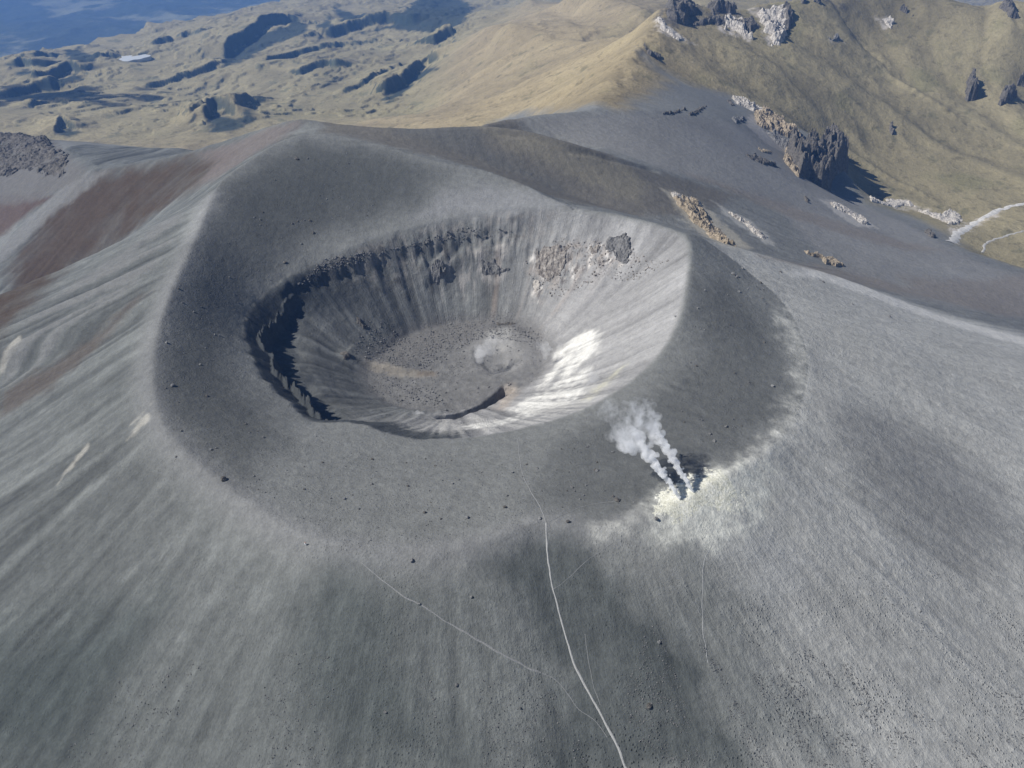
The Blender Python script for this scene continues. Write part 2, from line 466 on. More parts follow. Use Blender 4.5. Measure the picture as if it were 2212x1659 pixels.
# crater floor: rubble, pit, trench, ledge
fm = sstep(.86, 1.0, T0)
Z = Z + fm * (.5 * fbm(X0, Y0, 7, 4, .7, seed=71))
pit = ray(1075, 775)[0]
n_pit = fbm(X0, Y0, 9, 3, seed=73)
dp = np.hypot((X0 - pit[0]) / 1.05, (Y0 - pit[1]) / 1.25)
Z = Z - 5.5 * sstep(17, 2, dp + 3 * n_pit) + .4 * np.exp(-((dp - 17) / 3.5) ** 2)
tr = rl([(930,900),(965,898),(1010,885),(1050,868),(1075,850),(1092,832)])
d_, s_, a_ = ldist(X0, Y0, tr)
sd_ = d_ * s_                      # right of travel = towards the camera
w_ = sstep(0, .15, a_) * sstep(1, .93, a_)
trench_w = np.where(sd_ < 0, sstep(8, 5.5, d_), sstep(1.2, 0, d_))
Z = Z - 6.0 * w_ * trench_w * (1 + .25 * pnoise(X0 / 4, Y0 / 4, 9))
lg = rl([(722,758),(745,775),(790,790),(850,803),(900,806),(948,806)])
d_, s_, a_ = ldist(X0, Y0, lg)
sd_ = d_ * s_
lw = sstep(0, .15, a_) * sstep(1, .6, a_)
Z = Z + 3.6 * lw * np.where(sd_ > 0, sstep(20, 0, d_), sstep(3.0, 0, d_))
# ravine behind: ash ledge along the far crest
cbw = line(CB)
d_, s_, a_ = ldist(X0, Y0, cbw[4:9])
Z = Z - 1.8 * sstep(10, 9, d_) * sstep(3.0, 4.5, d_) * (Y0 < np.interp(X0, cbw[3:10, 0], cbw[3:10, 1])) * sstep(0, .1, a_) * sstep(1, .9, a_)
G0.Z = Z

# ------------------------------------------------------------------ broad landform on the middle grid
grass_edge = np.concatenate([np.array([[-12000, 1150, 0], [-2500, 1120, 0], [-800, 1100, 0], [-500, 1030, 0], [-330, 1000, 0], [-150, 950, 0.]]),
    rl([(1075,262),(1149,242),(1240,236),(1335,233),(1400,200),(1442,178),(1420,152),(1388,108)]), line([(1424,148,-46),(1494,184,-62),(1573,205,-80),(1637,232,-94)]),
    rl([(1700,262),(1790,305),(1850,400),(1878,436),(1960,462),(2060,515),(2100,545),(2212,580),(2330,600)]), np.array([[3500, 900, 0], [12000, 900, 0], [12000, 26000, 0], [-12000, 26000, 0.]])])
X1, Y1 = G1.xy()
Z1 = blur(G1.Z, 1.5)
gm1 = sstep(-10, 30, sdist(X1, Y1, grass_edge))
L1 = lic(G1, blur(Z1, 2.0), 10, 22, 5, 1.1)
L1b = lic(G1, blur(Z1, 3.0), 14, 26, 6, 2.2)
hill = gm1 * sstep(-340, -240, Z1) 
low = gm1 * (1 - sstep(-360, -320, Z1))
Z1 = Z1 + hill * (1.2 * L1 + 3.2 * L1b) * sstep(850, 1150, Y1) + hill * 3 * fbm(X1, Y1, 90, 3, seed=81)
Z1 = Z1 + (1 - gm1) * sstep(800, 850, Y1) * (.25 * L1 + .5 * L1b)
G1.Z = Z1

def lowland(x, y):
    """old lava flows: long ridges with broken edges"""
    c, s_ = math.cos(math.radians(-22)), math.sin(math.radians(-22))
    xr = x * c - y * s_ * -1; yr = x * s_ * -1 * -1 + y * c
    xr = x * c + y * s_; yr = -x * s_ + y * c
    a = fbm(xr, yr * .35, 260, 5, .55, seed=91, ridged=True)
    b = fbm(x, y, 420, 3, .5, seed=97)
    e = fbm(xr, yr * .5, 110, 4, .6, seed=93)
    st = sstep(-.02, .06, e) * 5 + sstep(.2, .26, e) * 5
    return 9 * a + 30 * b + st

SC = []   # single scarps: line, height, near width, far width
def scarp(pts, h, wn_, wf):
    SC.append((smooth_line(rl(pts), 1), h, wn_, wf))
scarp([(476,132),(500,108),(545,90),(572,72),(600,58),(636,52),(670,56)], 40, 22, 420)
scarp([(70,190),(100,180),(130,170),(158,160),(185,168)], 26, 16, 200)
scarp([(30,158),(55,148),(82,160)], 24, 14, 120)
scarp([(72,140),(100,130),(126,128)], 20, 16, 160)
scarp([(225,150),(238,135),(252,140)], 20, 12, 80)
scarp([(445,282),(448,250),(470,240),(500,255),(525,274)], 26, 16, 90)
scarp([(515,262),(525,240),(548,228),(560,232)], 18, 12, 90)
scarp([(120,292),(130,272),(150,274),(172,284)], 15, 10, 60)
scarp([(822,216),(845,196),(870,180),(900,160),(930,142),(955,128)], 30, 22, 140)
scarp([(640,170),(670,160),(710,150),(735,158)], 22, 18, 120)
scarp([(690,82),(740,70),(790,60),(850,52),(905,60)], 34, 26, 260)
scarp([(0,215),(60,195),(130,190)], 22, 22, 200)
scarp([(560,150),(600,132),(680,112),(760,100),(860,95)], 18, 14, 160)
scarp([(720,215),(790,195),(830,170),(870,140)], 15, 12, 120)
scarp([(300,190),(360,178),(430,165),(480,150)], 13, 10, 130)
scarp([(330,100),(350,92),(378,88)], 20, 16, 90)
scarp([(390,85),(410,78),(440,82)], 18, 14, 90)
scarp([(930,110),(960,92),(985,85)], 28, 22, 120)
scarp([(410,275),(430,262),(450,262)], 12, 8, 40)
scarp([(60,245),(110,232),(160,236)], 12, 10, 120)

def H_final(x, y):
    z = H_base(x, y)
    m = y > 1150
    if np.any(m):
        xm, ym, zm = x[m], y[m], z[m]
        lw_ = sstep(-300, -350, zm) * sstep(1150, 1400, ym) * (1 - .75 * sstep(-560, -800, zm))
        add_ = lowland(xm, ym) * lw_
        for L, h, wn_, wf in SC:
            bb = (xm > L[:, 0].min() - wf) & (xm < L[:, 0].max() + wf) & (ym > L[:, 1].min() - wf) & (ym < L[:, 1].max() + wf)
            if not bb.any(): continue
            q, sd, al = ldist(xm[bb], ym[bb], L)
            q = q + 7 * pnoise(xm[bb] / 25, ym[bb] / 25, 77)
            e = sstep(0, .12, al) * sstep(1, .88, al)
            e = np.where((al <= 0) | (al >= 1), sstep(wf * .5, 0, q) * .3, e)
            add_[bb] += h * e * np.where(sd > 0, np.clip(1 - q / wf, 0, 1) ** 1.5, sstep(wn_, 0, q))
        z = z.copy(); z[m] = zm + add_
        z[m] += 3.4 * fbm(xm, ym, 70, 5, .55, seed=111, ridged=True) * (1 - lw_) * sstep(1150, 1250, ym)
        far = sstep(-700, -1000, zm)
        z[m] += far * (70 * fbm(xm, ym, 1400, 5, .5, seed=101, ridged=True))
    return z

# ------------------------------------------------------------------ the sheet
ys = [108.]
while ys[-1] < 15000: ys.append(ys[-1] + max(.8, ys[-1] * .0027))
ys = np.array(ys); ss = np.linspace(-1, 1, 1200)
YG, SG = np.meshgrid(ys, ss, indexing='ij'); XG = SG * (YG * .76 + 130)
ZG = H_final(XG, YG)
HG = (lambda x, y: H_final(np.atleast_1d(np.asarray(x, float)), np.atleast_1d(np.asarray(y, float))))
def rlf(pts):
    p = np.array(pts, float)
    return ray(p[:, 0], p[:, 1], H=HG)

# colours of the ground itself
ny_, nx_ = XG.shape
CO = np.zeros((ny_, nx_, 3))
LZv = np.where(G0.inside(XG, YG, 3), G0.sample(XG, YG, LZ), 0); LZ2v = np.where(G0.inside(XG, YG, 3), G0.sample(XG, YG, LZ2), 0)
L1v = np.where(G1.inside(XG, YG, 20), G1.sample(XG, YG, L1), 0); L1bv = np.where(G1.inside(XG, YG, 20), G1.sample(XG, YG, L1b), 0)
LZ3v = np.where(G0.inside(XG, YG, 3), G0.sample(XG, YG, LZ3), 0)
flv = np.where(G0.inside(XG, YG, 3), G0.sample(XG, YG, flank), 0)
dcv = G0.sample(XG, YG, DC)
n1 = fbm(XG, YG, 60, 4, seed=201); n2 = fbm(XG, YG, 14, 3, seed=205); n3 = fbm(XG, YG, 3.5, 2, seed=208)
def rgb(*c): return np.array(c, float)
ASH = rgb(.166, .170, .163)
tone = 1 + .15 * n1 + .07 * n2 + .08 * n3
CO[:] = ASH[None, None] * tone[..., None]
def mix(m, col, k=None):
    k = 1 if k is None else k
    m = np.clip(m * k, 0, 1)[..., None]
    CO[:] = CO * (1 - m) + col * m
def mul(m, f):
    CO[:] = CO * (1 + (np.asarray(f) - 1) * np.clip(m, 0, 1)[..., None])
def pm(pts, feather=6, wob=4, sc=12, seed=300, soft_in=None, world=False, stretch=None):
    P = np.array(pts, float) if world else rlf(pts)
    e = feather + wob * 2 + 5
    a = (XG > P[:, 0].min() - e) & (XG < P[:, 0].max() + e) & (YG > P[:, 1].min() - e) & (YG < P[:, 1].max() + e)
    out = np.zeros(XG.shape)
    if not a.any(): return out
    x, y = XG[a], YG[a]
    d = sdist(x, y, P) + wob * fbm(x, y, sc, 4, .6, seed=seed) * 1.6
    out[a] = sstep(-feather, feather, d)
    return out
B3q = lambda P: [(x * .3568 + 1422.8, y * .3568) for x, y in P]
wv0 = np.where(G0.inside(XG, YG, 3), G0.sample(XG, YG, wallm), 0)
# flanks: mottled streaks of coarser and finer ash
mul(flv, (1 + .03 * LZ2v + .05 * LZv + .11 * LZ3v * sstep(-.5, .6, n1 + n2) + sstep(-120, -220, XG) * (.10 * LZ2v + .07 * LZv))[..., None])
outv = np.where(G0.inside(XG, YG, 3), G0.sample(XG, YG, outside.astype(float)), 0) * (1 - wv0)
_rr = line(RIDGE_R)
east = outv * sstep(20, 130, XG - .15 * (YG - 270)) * sstep(22, -6, YG - np.interp(XG, _rr[:, 0], _rr[:, 1]))
mix(east, rgb(.385, .382, .358), .9)
mul(flv * sstep(-90, -210, XG), rgb(.70, .715, .71))
mul(flv * sstep(330, 180, YG) * sstep(120, -40, XG), rgb(.78, .805, .80))
mul(east, (1 + .02 * LZ2v + .03 * LZv + .16 * fbm(XG, YG, 45, 3, seed=221))[..., None])
# right part: a darker streaked zone
mul(pm([(1780,880),(1900,900),(2050,960),(2150,1050),(2212,1180),(2100,1250),(1950,1180),(1850,1050)], 16, 9, 30, 310), rgb(.68, .68, .69) )
# front: dark lava-coloured fans and pale fans
mul(pm([(1010,1187),(1130,1150),(1180,1135),(1290,1165),(1330,1250),(1480,1400),(1640,1680),(1180,1680),(1210,1450),(1110,1290)], 8, 7, 16, 311), rgb(.52, .545, .55))
mul(pm([(700,1200),(780,1215),(860,1350),(900,1500),(1000,1659),(700,1659),(640,1450),(660,1300)], 16, 8, 24, 312), rgb(.64, .67, .67))
mul(pm([(0,1380),(150,1330),(330,1300),(260,1450),(160,1659),(-60,1659),(-60,1400)], 16, 8, 24, 313), rgb(.60, .64, .64))
mul(pm([(1360,1290),(1520,1230),(1720,1420),(1900,1680),(1400,1680)], 22, 14, 26, 314), rgb(.62, .64, .645))
# rim crest dust
mix(np.exp(-(dcv / 7) ** 2) * sstep(150, 60, XG) * .35, rgb(.25, .248, .25))
# inside of the outer crater: ash painted darker left and back to deepen shade
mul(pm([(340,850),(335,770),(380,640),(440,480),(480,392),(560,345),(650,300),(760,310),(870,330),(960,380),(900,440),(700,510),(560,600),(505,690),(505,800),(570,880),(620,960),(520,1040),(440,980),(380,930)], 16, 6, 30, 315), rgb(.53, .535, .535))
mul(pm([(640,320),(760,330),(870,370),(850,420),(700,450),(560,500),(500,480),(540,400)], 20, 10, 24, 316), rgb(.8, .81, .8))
mul(pm([(1400,1100),(1290,1120),(1150,1080),(1200,960),(1390,860),(1500,760),(1510,620),(1560,600),(1660,700),(1690,790),(1680,900),(1590,985),(1480,1050)], 12, 5, 18, 317), rgb(.64, .645, .65))
mix(pm([(1180,460),(1240,449),(1180,424),(1050,400),(960,420),(900,470),(1000,470)], 10, 5, 20, 318), rgb(.25, .252, .257), .6)
# pale weathered crust along the right-hand break of slope
brk = np.clip(.54 + 1.0 * fbm(XG, YG, 9, 5, .75, seed=331) + .10 * LZv, 0, 1)
for q, k in (([(1690,655),(1712,690),(1735,740),(1752,800),(1748,845),(1722,850),(1705,790),(1690,720),(1680,680)], .75),
          ([(1700,860),(1738,860),(1730,920),(1700,960),(1640,1000),(1600,1010),(1600,985),(1660,950),(1690,910)], .9),
          ([(1600,985),(1660,1000),(1620,1050),(1540,1045),(1540,1020)], .8),
          ([(1290,1140),(1400,1105),(1440,1110),(1480,1130),(1380,1150),(1310,1162)], .9),
          ([(1440,1090),(1500,1050),(1600,1015),(1640,1060),(1580,1120),(1540,1160),(1480,1140),(1440,1120)], .9)):
    mix(pm(q, 6, 7, 12, 332) * brk, rgb(.56, .555, .51), k)
mix(pm([(1520,1130),(1600,1070),(1750,1200),(1720,1330),(1620,1280)], 14, 8, 20, 333), rgb(.36, .365, .36), .5)
mix(pm([(1400,1120),(1430,1060),(1500,1030),(1600,1000),(1680,1010),(1660,1080),(1600,1150),(1540,1190),(1440,1170)], 7, 6, 12, 335) * np.clip(.75 + .9 * n3 + .12 * LZv, 0, 1), rgb(.60, .60, .54), .9)
# bright facet below the right-hand ridge
mix(pm([(1700,590),(1780,605),(1904,650),(2029,694),(2120,722),(2212,745),(2330,775),(2330,750),(2212,730),(2029,680),(1904,634),(1780,588)], 7, 4, 16, 334), rgb(.54, .53, .50), .9)
# crater wall: sunlit talus painted paler right and back, shaded talus darker left
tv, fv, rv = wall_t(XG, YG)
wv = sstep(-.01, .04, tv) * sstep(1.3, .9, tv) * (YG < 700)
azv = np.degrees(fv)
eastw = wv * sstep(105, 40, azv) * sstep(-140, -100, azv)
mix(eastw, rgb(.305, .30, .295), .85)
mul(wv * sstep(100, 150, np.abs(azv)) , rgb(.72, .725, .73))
mul(wv, (1 + .07 * LZ2v + .09 * LZv)[..., None])
mix(wv * sstep(30, 60, azv) * sstep(110, 90, azv) * sstep(.2, .5, tv) * sstep(.4, 1.4, LZ2v), rgb(.25, .20, .165), .55)
bandv = wv * sstep(60, 75, azv % 360) * sstep(250, 230, azv % 360) * sstep(24, 10, rv)
mix(bandv * sstep(-.1, .3, n3 + .6 * n2), rgb(.30, .275, .25), .4)
strv = G0.sample(XG, YG, stra)
mix(wv * sstep(68, 76, azv) * sstep(176, 168, azv) * sstep(1, 4, rv) * sstep(30, 20, rv) * strv, rgb(.055, .053, .05), .75)
mul(wv * sstep(.3, .6, tv) * (np.abs(azv) > 70), (1 + .10 * LZv + .08 * LZ3v)[..., None])
fb = (azv % 360)
mix(wv * sstep(78, 86, fb) * sstep(118, 108, fb) * sstep(12, 16, rv) * sstep(34, 24, rv) * sstep(-.05, .25, fbm(fv * 110, rv * .8, 8, 3, seed=341)), rgb(.46, .43, .40), .55)
cr = pm([(1140,560),(1170,540),(1250,520),(1330,530),(1380,560),(1330,580),(1250,590),(1190,640),(1150,650)], 4, 4, 8, 342)
mix(cr * sstep(-.1, .2, fbm(XG, YG, 5, 4, .7, seed=343)), rgb(.33, .29, .255), .6)
mix(cr * sstep(.12, .3, fbm(XG, YG, 6, 4, .7, seed=345)), rgb(.62, .59, .55), .8)
mix(cr * sstep(.15, .3, fbm(XG, YG, 4, 4, .7, seed=347)), rgb(.10, .09, .085), .8)
# rubbly ledge under the left rim, wall shadow painted in near black
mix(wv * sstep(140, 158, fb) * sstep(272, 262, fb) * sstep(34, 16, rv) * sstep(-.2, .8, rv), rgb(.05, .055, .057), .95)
# floor
flo = sstep(.85, 1.0, tv) * (YG < 700) * (YG > 300)
mix(flo, rgb(.15, .147, .142), .8)
mul(flo, (1 + .25 * n3 + .15 * n2)[..., None])
mix(pm([(900,700),(960,690),(1080,690),(1160,705),(1180,740),(1130,745),(1060,735),(960,745),(880,790),(830,830),(790,800),(820,740)], 5, 5, 8, 350) * sstep(-.5, .4, n3), rgb(.135, .128, .12), .6)
mix(pm([(1000,750),(1040,715),(1110,710),(1160,740),(1170,780),(1120,800),(1060,812),(1020,800)], 7, 4, 10, 351), rgb(.24, .237, .23), .6)
mix(pm([(1050,715),(1100,708),(1110,745),(1075,765),(1050,750)], 3, 2, 5, 352), rgb(.34, .335, .32), .6)
# bright salt crusts low on the right and front wall
SALT = rgb(.66, .65, .61)
for q in ([(1180,840),(1205,805),(1270,740),(1290,715),(1262,716),(1225,740),(1195,770),(1215,775),(1180,810),(1160,850)],
          [(1262,735),(1295,725),(1290,760),(1240,800),(1200,830),(1225,790)],
          [(1270,800),(1262,840),(1230,870),(1170,885),(1120,895),(1090,890),(1140,860),(1190,840),(1225,815)],
          [(1000,920),(1060,910),(1130,893),(1180,885),(1120,908),(1060,922),(1010,927)]):
    mix(pm(q, 3.5, 4, 10, 361) * sstep(-.8, .3, .6 * n3 + .22 * LZv + .3 * LZ2v + .3 * n2), SALT, .95)
mix(pm([(960,905),(1100,898),(1250,850),(1330,790),(1320,840),(1250,885),(1120,925),(980,940),(850,920)], 8, 5, 10, 362) * sstep(-.3, .5, LZv + n3), rgb(.46, .45, .42), .5)
mix(pm([(1330,800),(1350,790),(1310,830),(1270,865),(1260,860)], 3, 3, 6, 363) * brk, rgb(.52, .50, .36), .7)
mix(pm([(780,770),(830,782),(870,798),(945,803),(940,812),(870,815),(810,800)], 2.5, 2, 5, 364), rgb(.27, .245, .205), .7)
mix(pm([(900,800),(945,803),(940,812),(900,812)], 2, 2, 5, 365), rgb(.14, .115, .09), .7)
mix(pm([(1085,845),(1110,830),(1120,850),(1090,885),(1070,885)], 4, 3, 6, 366), rgb(.36, .31, .26), .7)
# left flank: pale blaze marks, brown runnel, red slope
for q in ([(312,898),(322,892),(318,912),(300,930),(275,950),(290,925)], [(318,880),(326,872),(300,905),(285,915)], [(190,955),(195,962),(160,1005),(125,1045),(135,1025)], [(0,790),(40,725),(50,735),(30,760),(0,812)]):
    mix(pm(q, 1.5, 1.5, 6, 371), rgb(.42, .40, .35), .55)
mul(pm([(430,440),(470,420),(420,520),(360,560),(330,560),(380,490)], 8, 5, 14, 372), rgb(1.25, 1.25, 1.25))
mix(pm([(400,450),(300,520),(180,600),(90,660),(0,760),(0,880),(100,790),(200,700),(320,590),(380,520)], 9, 7, 22, 373) * sstep(-.6, .8, LZ2v + n2), rgb(.165, .165, .16), .75)
mix(pm([(240,700),(290,640),(310,640),(220,740),(120,830),(0,905),(0,850),(110,790),(190,740)], 6, 5, 14, 374), rgb(.085, .07, .058), .75)
RED = rgb(.056, .037, .022)
redm = pm([(150,395),(300,362),(400,338),(480,325),(520,330),(430,400),(330,465),(230,535),(120,605),(20,700),(-40,770),(-40,700),(30,610),(20,570),(60,520)], 14, 9, 22, 375)
mix(redm * (.7 + .3 * sstep(-.4, .4, n1 + .5 * n2 - .4 * L1v * .3)), RED, .9)
mix(pm([(430,330),(560,285),(650,262),(600,305),(470,385),(420,400),(470,350)], 8, 6, 16, 376), rgb(.14, .12, .11), .8)
mix(pm([(190,372),(230,372),(160,430),(100,470),(30,545),(-60,620),(-60,590),(60,470),(140,400)], 6, 5, 12, 377), rgb(.165, .165, .16), .8)
mix(pm([(-60,420),(60,420),(110,425),(60,462),(0,512),(-60,540)], 6, 6, 14, 378), rgb(.075, .045, .033), .8)
mix(pm([(-60,300),(60,292),(130,320),(165,350),(190,370),(120,418),(40,440),(-60,440)], 6, 5, 12, 379), rgb(.12, .115, .108), .85)
mix(pm([(-60,285),(60,295),(130,330),(120,360),(40,350),(-60,370)], 5, 8, 9, 380) * sstep(-.02, .2, fbm(XG, YG, 7, 5, .75, seed=381) + .3 * n2), rgb(.055, .055, .045), .9)
# behind the crest: brown and olive coarse ground, grey beyond
mix(pm([(660,258),(900,276),(1039,270),(1132,280),(1228,306),(1335,345),(1423,372),(1518,400),(1600,425),(1500,470),(1400,462),(1250,440),(1120,395),(1040,365),(900,330),(700,287)], 8, 5, 16, 382), rgb(.125, .116, .10), .85)
mix(pm([(1030,275),(1132,284),(1228,312),(1335,350),(1400,395),(1380,440),(1280,400),(1180,350),(1090,310)], 8, 6, 16, 383), rgb(.20, .185, .145), .7)
mix(pm([(1000,270),(1030,280),(1060,320),(1100,350),(1150,370),(1200,400),(1250,430),(1180,400),(1050,350),(960,320),(900,300),(850,285)], 10, 5, 16, 384), rgb(.10, .105, .105), .6)
bz = pm([(1130,262),(1400,245),(1560,260),(1650,300),(1740,370),(1860,440),(2000,505),(2100,560),(2212,600),(2300,640),(2300,700),(1950,640),(1780,560),(1700,470),(1600,410),(1423,362),(1228,303)], 12, 6, 20, 385)
mix(bz, rgb(.215, .212, .202), .85)
mul(bz, (1 + .04 * L1v + .05 * L1bv + .10 * n1)[..., None])
for q in ([(1480,375),(1700,440),(1780,470),(1900,505),(2040,540),(1950,540),(1800,500),(1660,450)], [(1950,600),(2100,605),(2212,590),(2300,600),(2300,690),(2150,680),(2000,640)], [(1640,555),(1900,625),(2000,640),(1900,600),(1760,570)]):
    mix(pm(q, 10, 8, 20, 386), rgb(.19, .165, .14), .55)
for q, c, k in ((B3q([(20,1150),(120,1165),(270,1240),(370,1330),(450,1400),(560,1500),(480,1510),(360,1480),(240,1400),(160,1330),(100,1250)]), rgb(.40, .37, .30), .6),
             (B3q([(330,1220),(450,1290),(560,1330),(660,1420),(720,1500),(640,1470),(540,1400),(430,1330)]), rgb(.42, .41, .38), .6),
             (B3q([(560,690),(520,750),(640,860),(740,920),(800,930),(760,880),(640,790),(600,720)]), rgb(.36, .34, .32), .6),
             (B3q([(980,1210),(1060,1215),(1200,1290),(1320,1380),(1200,1370),(1080,1300)]), rgb(.44, .42, .39), .6),
             (B3q([(1260,1190),(1500,1190),(1700,1270),(1900,1300),(1880,1370),(1700,1350),(1500,1270),(1300,1240)]), rgb(.33, .31, .28), .5)):
    mix(pm(q, 4, 5, 9, 393), c, k)
# grass country
gd = sdist(XG, YG, grass_edge)
gv = sstep(-22, 22, gd + 22 * n1 + 10 * fbm(XG, YG, 26, 3, seed=399))
TANC, GRNC, LOWC = rgb(.29, .238, .142), rgb(.235, .205, .125), rgb(.27, .235, .135)
w_g = sstep(120, 330, XG - (YG - 1200) * .12)
w_l = sstep(-250, -340, ZG)
gcol = TANC * (1 - w_g)[..., None] + GRNC * w_g[..., None]
gcol = gcol * (1 - w_l * (1 - w_g))[..., None] + LOWC * (w_l * (1 - w_g))[..., None]
nb1 = fbm(XG, YG, 170, 4, .55, seed=401); nb2 = fbm(XG, YG, 45, 3, .6, seed=405)
gcol = gcol * (1 + .22 * nb1 + .18 * nb2 + .05 * L1v + .06 * L1bv)[..., None]
greener = sstep(.12, .5, nb1 + .4 * nb2) * (.45 + .55 * w_g)
gcol = gcol * (1 - .45 * greener[..., None]) + rgb(.13, .13, .062) * .45 * greener[..., None]
CO[:] = CO * (1 - gv[..., None]) + gcol * gv[..., None]
# far valley: forest
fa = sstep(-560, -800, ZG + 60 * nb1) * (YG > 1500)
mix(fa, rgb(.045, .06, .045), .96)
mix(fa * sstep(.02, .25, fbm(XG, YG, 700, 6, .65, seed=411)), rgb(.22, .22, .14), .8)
# scrub on broken ground, scarp faces also darkened with painted shade
gyy, gxx = np.gradient(ZG)
dyr = np.gradient(ys)[:, None]; dxc = (YG * .76 + 130) * (ss[1] - ss[0])
stp = np.hypot(gyy / dyr, gxx / dxc)
scr = gv * w_l * sstep(.62, .95, stp)
mix(scr, rgb(.035, .05, .04), .9)
mix(gv * w_l * sstep(.24, .40, fbm(XG, YG, 60, 4, .65, seed=421)), rgb(.10, .11, .07), .55)
mix(gv * (1 - w_l) * sstep(.26, .42, fbm(XG, YG, 40, 4, .65, seed=425)), rgb(.10, .10, .06), .5)
for q in ([(480,125),(520,98),(560,74),(600,60),(665,50),(668,66),(640,78),(590,95),(560,112),(520,132),(484,146)], [(75,190),(120,172),(160,160),(182,170),(130,190),(95,196)],
          [(448,250),(470,242),(500,255),(525,275),(500,286),(452,284)], [(515,262),(530,240),(548,232),(548,255),(535,270),(520,268)], [(125,290),(128,276),(150,276),(172,285),(150,296)],
          [(760,75),(840,60),(900,68),(1000,50),(1020,20),(1000,0),(900,0),(860,30)], [(720,10),(790,30),(770,50),(735,45)], [(825,215),(853,190),(889,157),(930,138),(945,150),(900,175),(870,205),(840,222)],
          [(680,60),(712,40),(716,56),(700,65)], [(72,138),(110,130),(128,138),(90,146)], [(36,158),(60,148),(80,164),(50,166)], [(140,110),(170,100),(220,120),(190,135),(150,130)]):
    mix(pm(q, 10, 14, 40, 431), rgb(.030, .042, .036), .93)  # scarp faces: forest and their shade painted as one dark tone
# pale rock scars on the far mountain, river gravel, lake shore
for q, k in (([(1415,45),(1430,30),(1440,60),(1470,78),(1500,95),(1470,90),(1420,70)], .8), ([(1545,60),(1575,45),(1600,60),(1620,90),(1600,80),(1570,75)], .8),
             ([(1615,20),(1650,15),(1690,40),(1680,95),(1655,98),(1650,60),(1635,40)], .75), ([(1895,40),(1915,35),(1925,60),(1905,65)], .7), ([(1790,82),(1815,80),(1818,92),(1795,90)], .6),
             ([(2055,490),(2090,480),(2140,465),(2165,455),(2150,470),(2110,490),(2075,505),(2065,525),(2055,510)], .8), ([(1870,424),(1950,430),(2010,455),(1980,455),(1900,440)], .5)):
    mix(pm(q, 4, 9, 16, 441) * sstep(-.35, .15, fbm(XG, YG, 9, 3, .7, seed=442)), rgb(.50, .46, .42), k)
for q in ([(1412,40),(1440,12),(1475,3),(1500,12),(1520,45),(1490,58),(1450,62)], [(1530,30),(1600,25),(1615,45),(1570,42),(1550,52)], [(1620,18),(1690,8),(1700,50),(1680,70),(1660,40)], [(1700,2),(1760,-5),(1840,10),(1870,35),(1840,25),(1780,6)]):
    mix(pm(q, 8, 12, 20, 443) * sstep(-.4, .1, fbm(XG, YG, 14, 3, .7, seed=444)), rgb(.10, .095, .085), .8)

STK = np.clip(flv * sstep(4, 30, dcv) * sstep(640, 560, YG) + wv * .9, 0, 1) * (1 - gv)
GR = np.ones((ny_, nx_)) * .35
GR = GR + flv * sstep(100, 200, XG * .5 + (330 - YG)) * .65 + flo * .5
GR = np.clip(GR * (1 - gv), 0, 1)

# ------------------------------------------------------------------ materials
def N(nt, t, **kw):
    n = nt.nodes.new(t)
    for k, v in kw.items():
        if k in n.inputs: n.inputs[k].default_value = v
        else: setattr(n, k, v)
    return n
def math_(nt, op, a, b=None, clamp=False):
    n = nt.nodes.new('ShaderNodeMath'); n.operation = op; n.use_clamp = clamp
    for i, v in enumerate((a, b)):
        if v is None: continue
        if isinstance(v, (int, float)): n.inputs[i].default_value = v
        else: nt.links.new(v, n.inputs[i])
    return n.outputs[0]
def ramp(nt, fac, lo_, hi_, a, b):
    n = nt.nodes.new('ShaderNodeMapRange'); n.clamp = True
    n.inputs[1].default_value = lo_; n.inputs[2].default_value = hi_; n.inputs[3].default_value = a; n.inputs[4].default_value = b
    nt.links.new(fac, n.inputs[0]); return n.outputs[0]
def noise_(nt, vec, sc, det=4, rough=.6):
    n = N(nt, 'ShaderNodeTexNoise', Scale=sc, Detail=det, Roughness=rough); nt.links.new(vec, n.inputs['Vector']); return n.outputs['Fac']

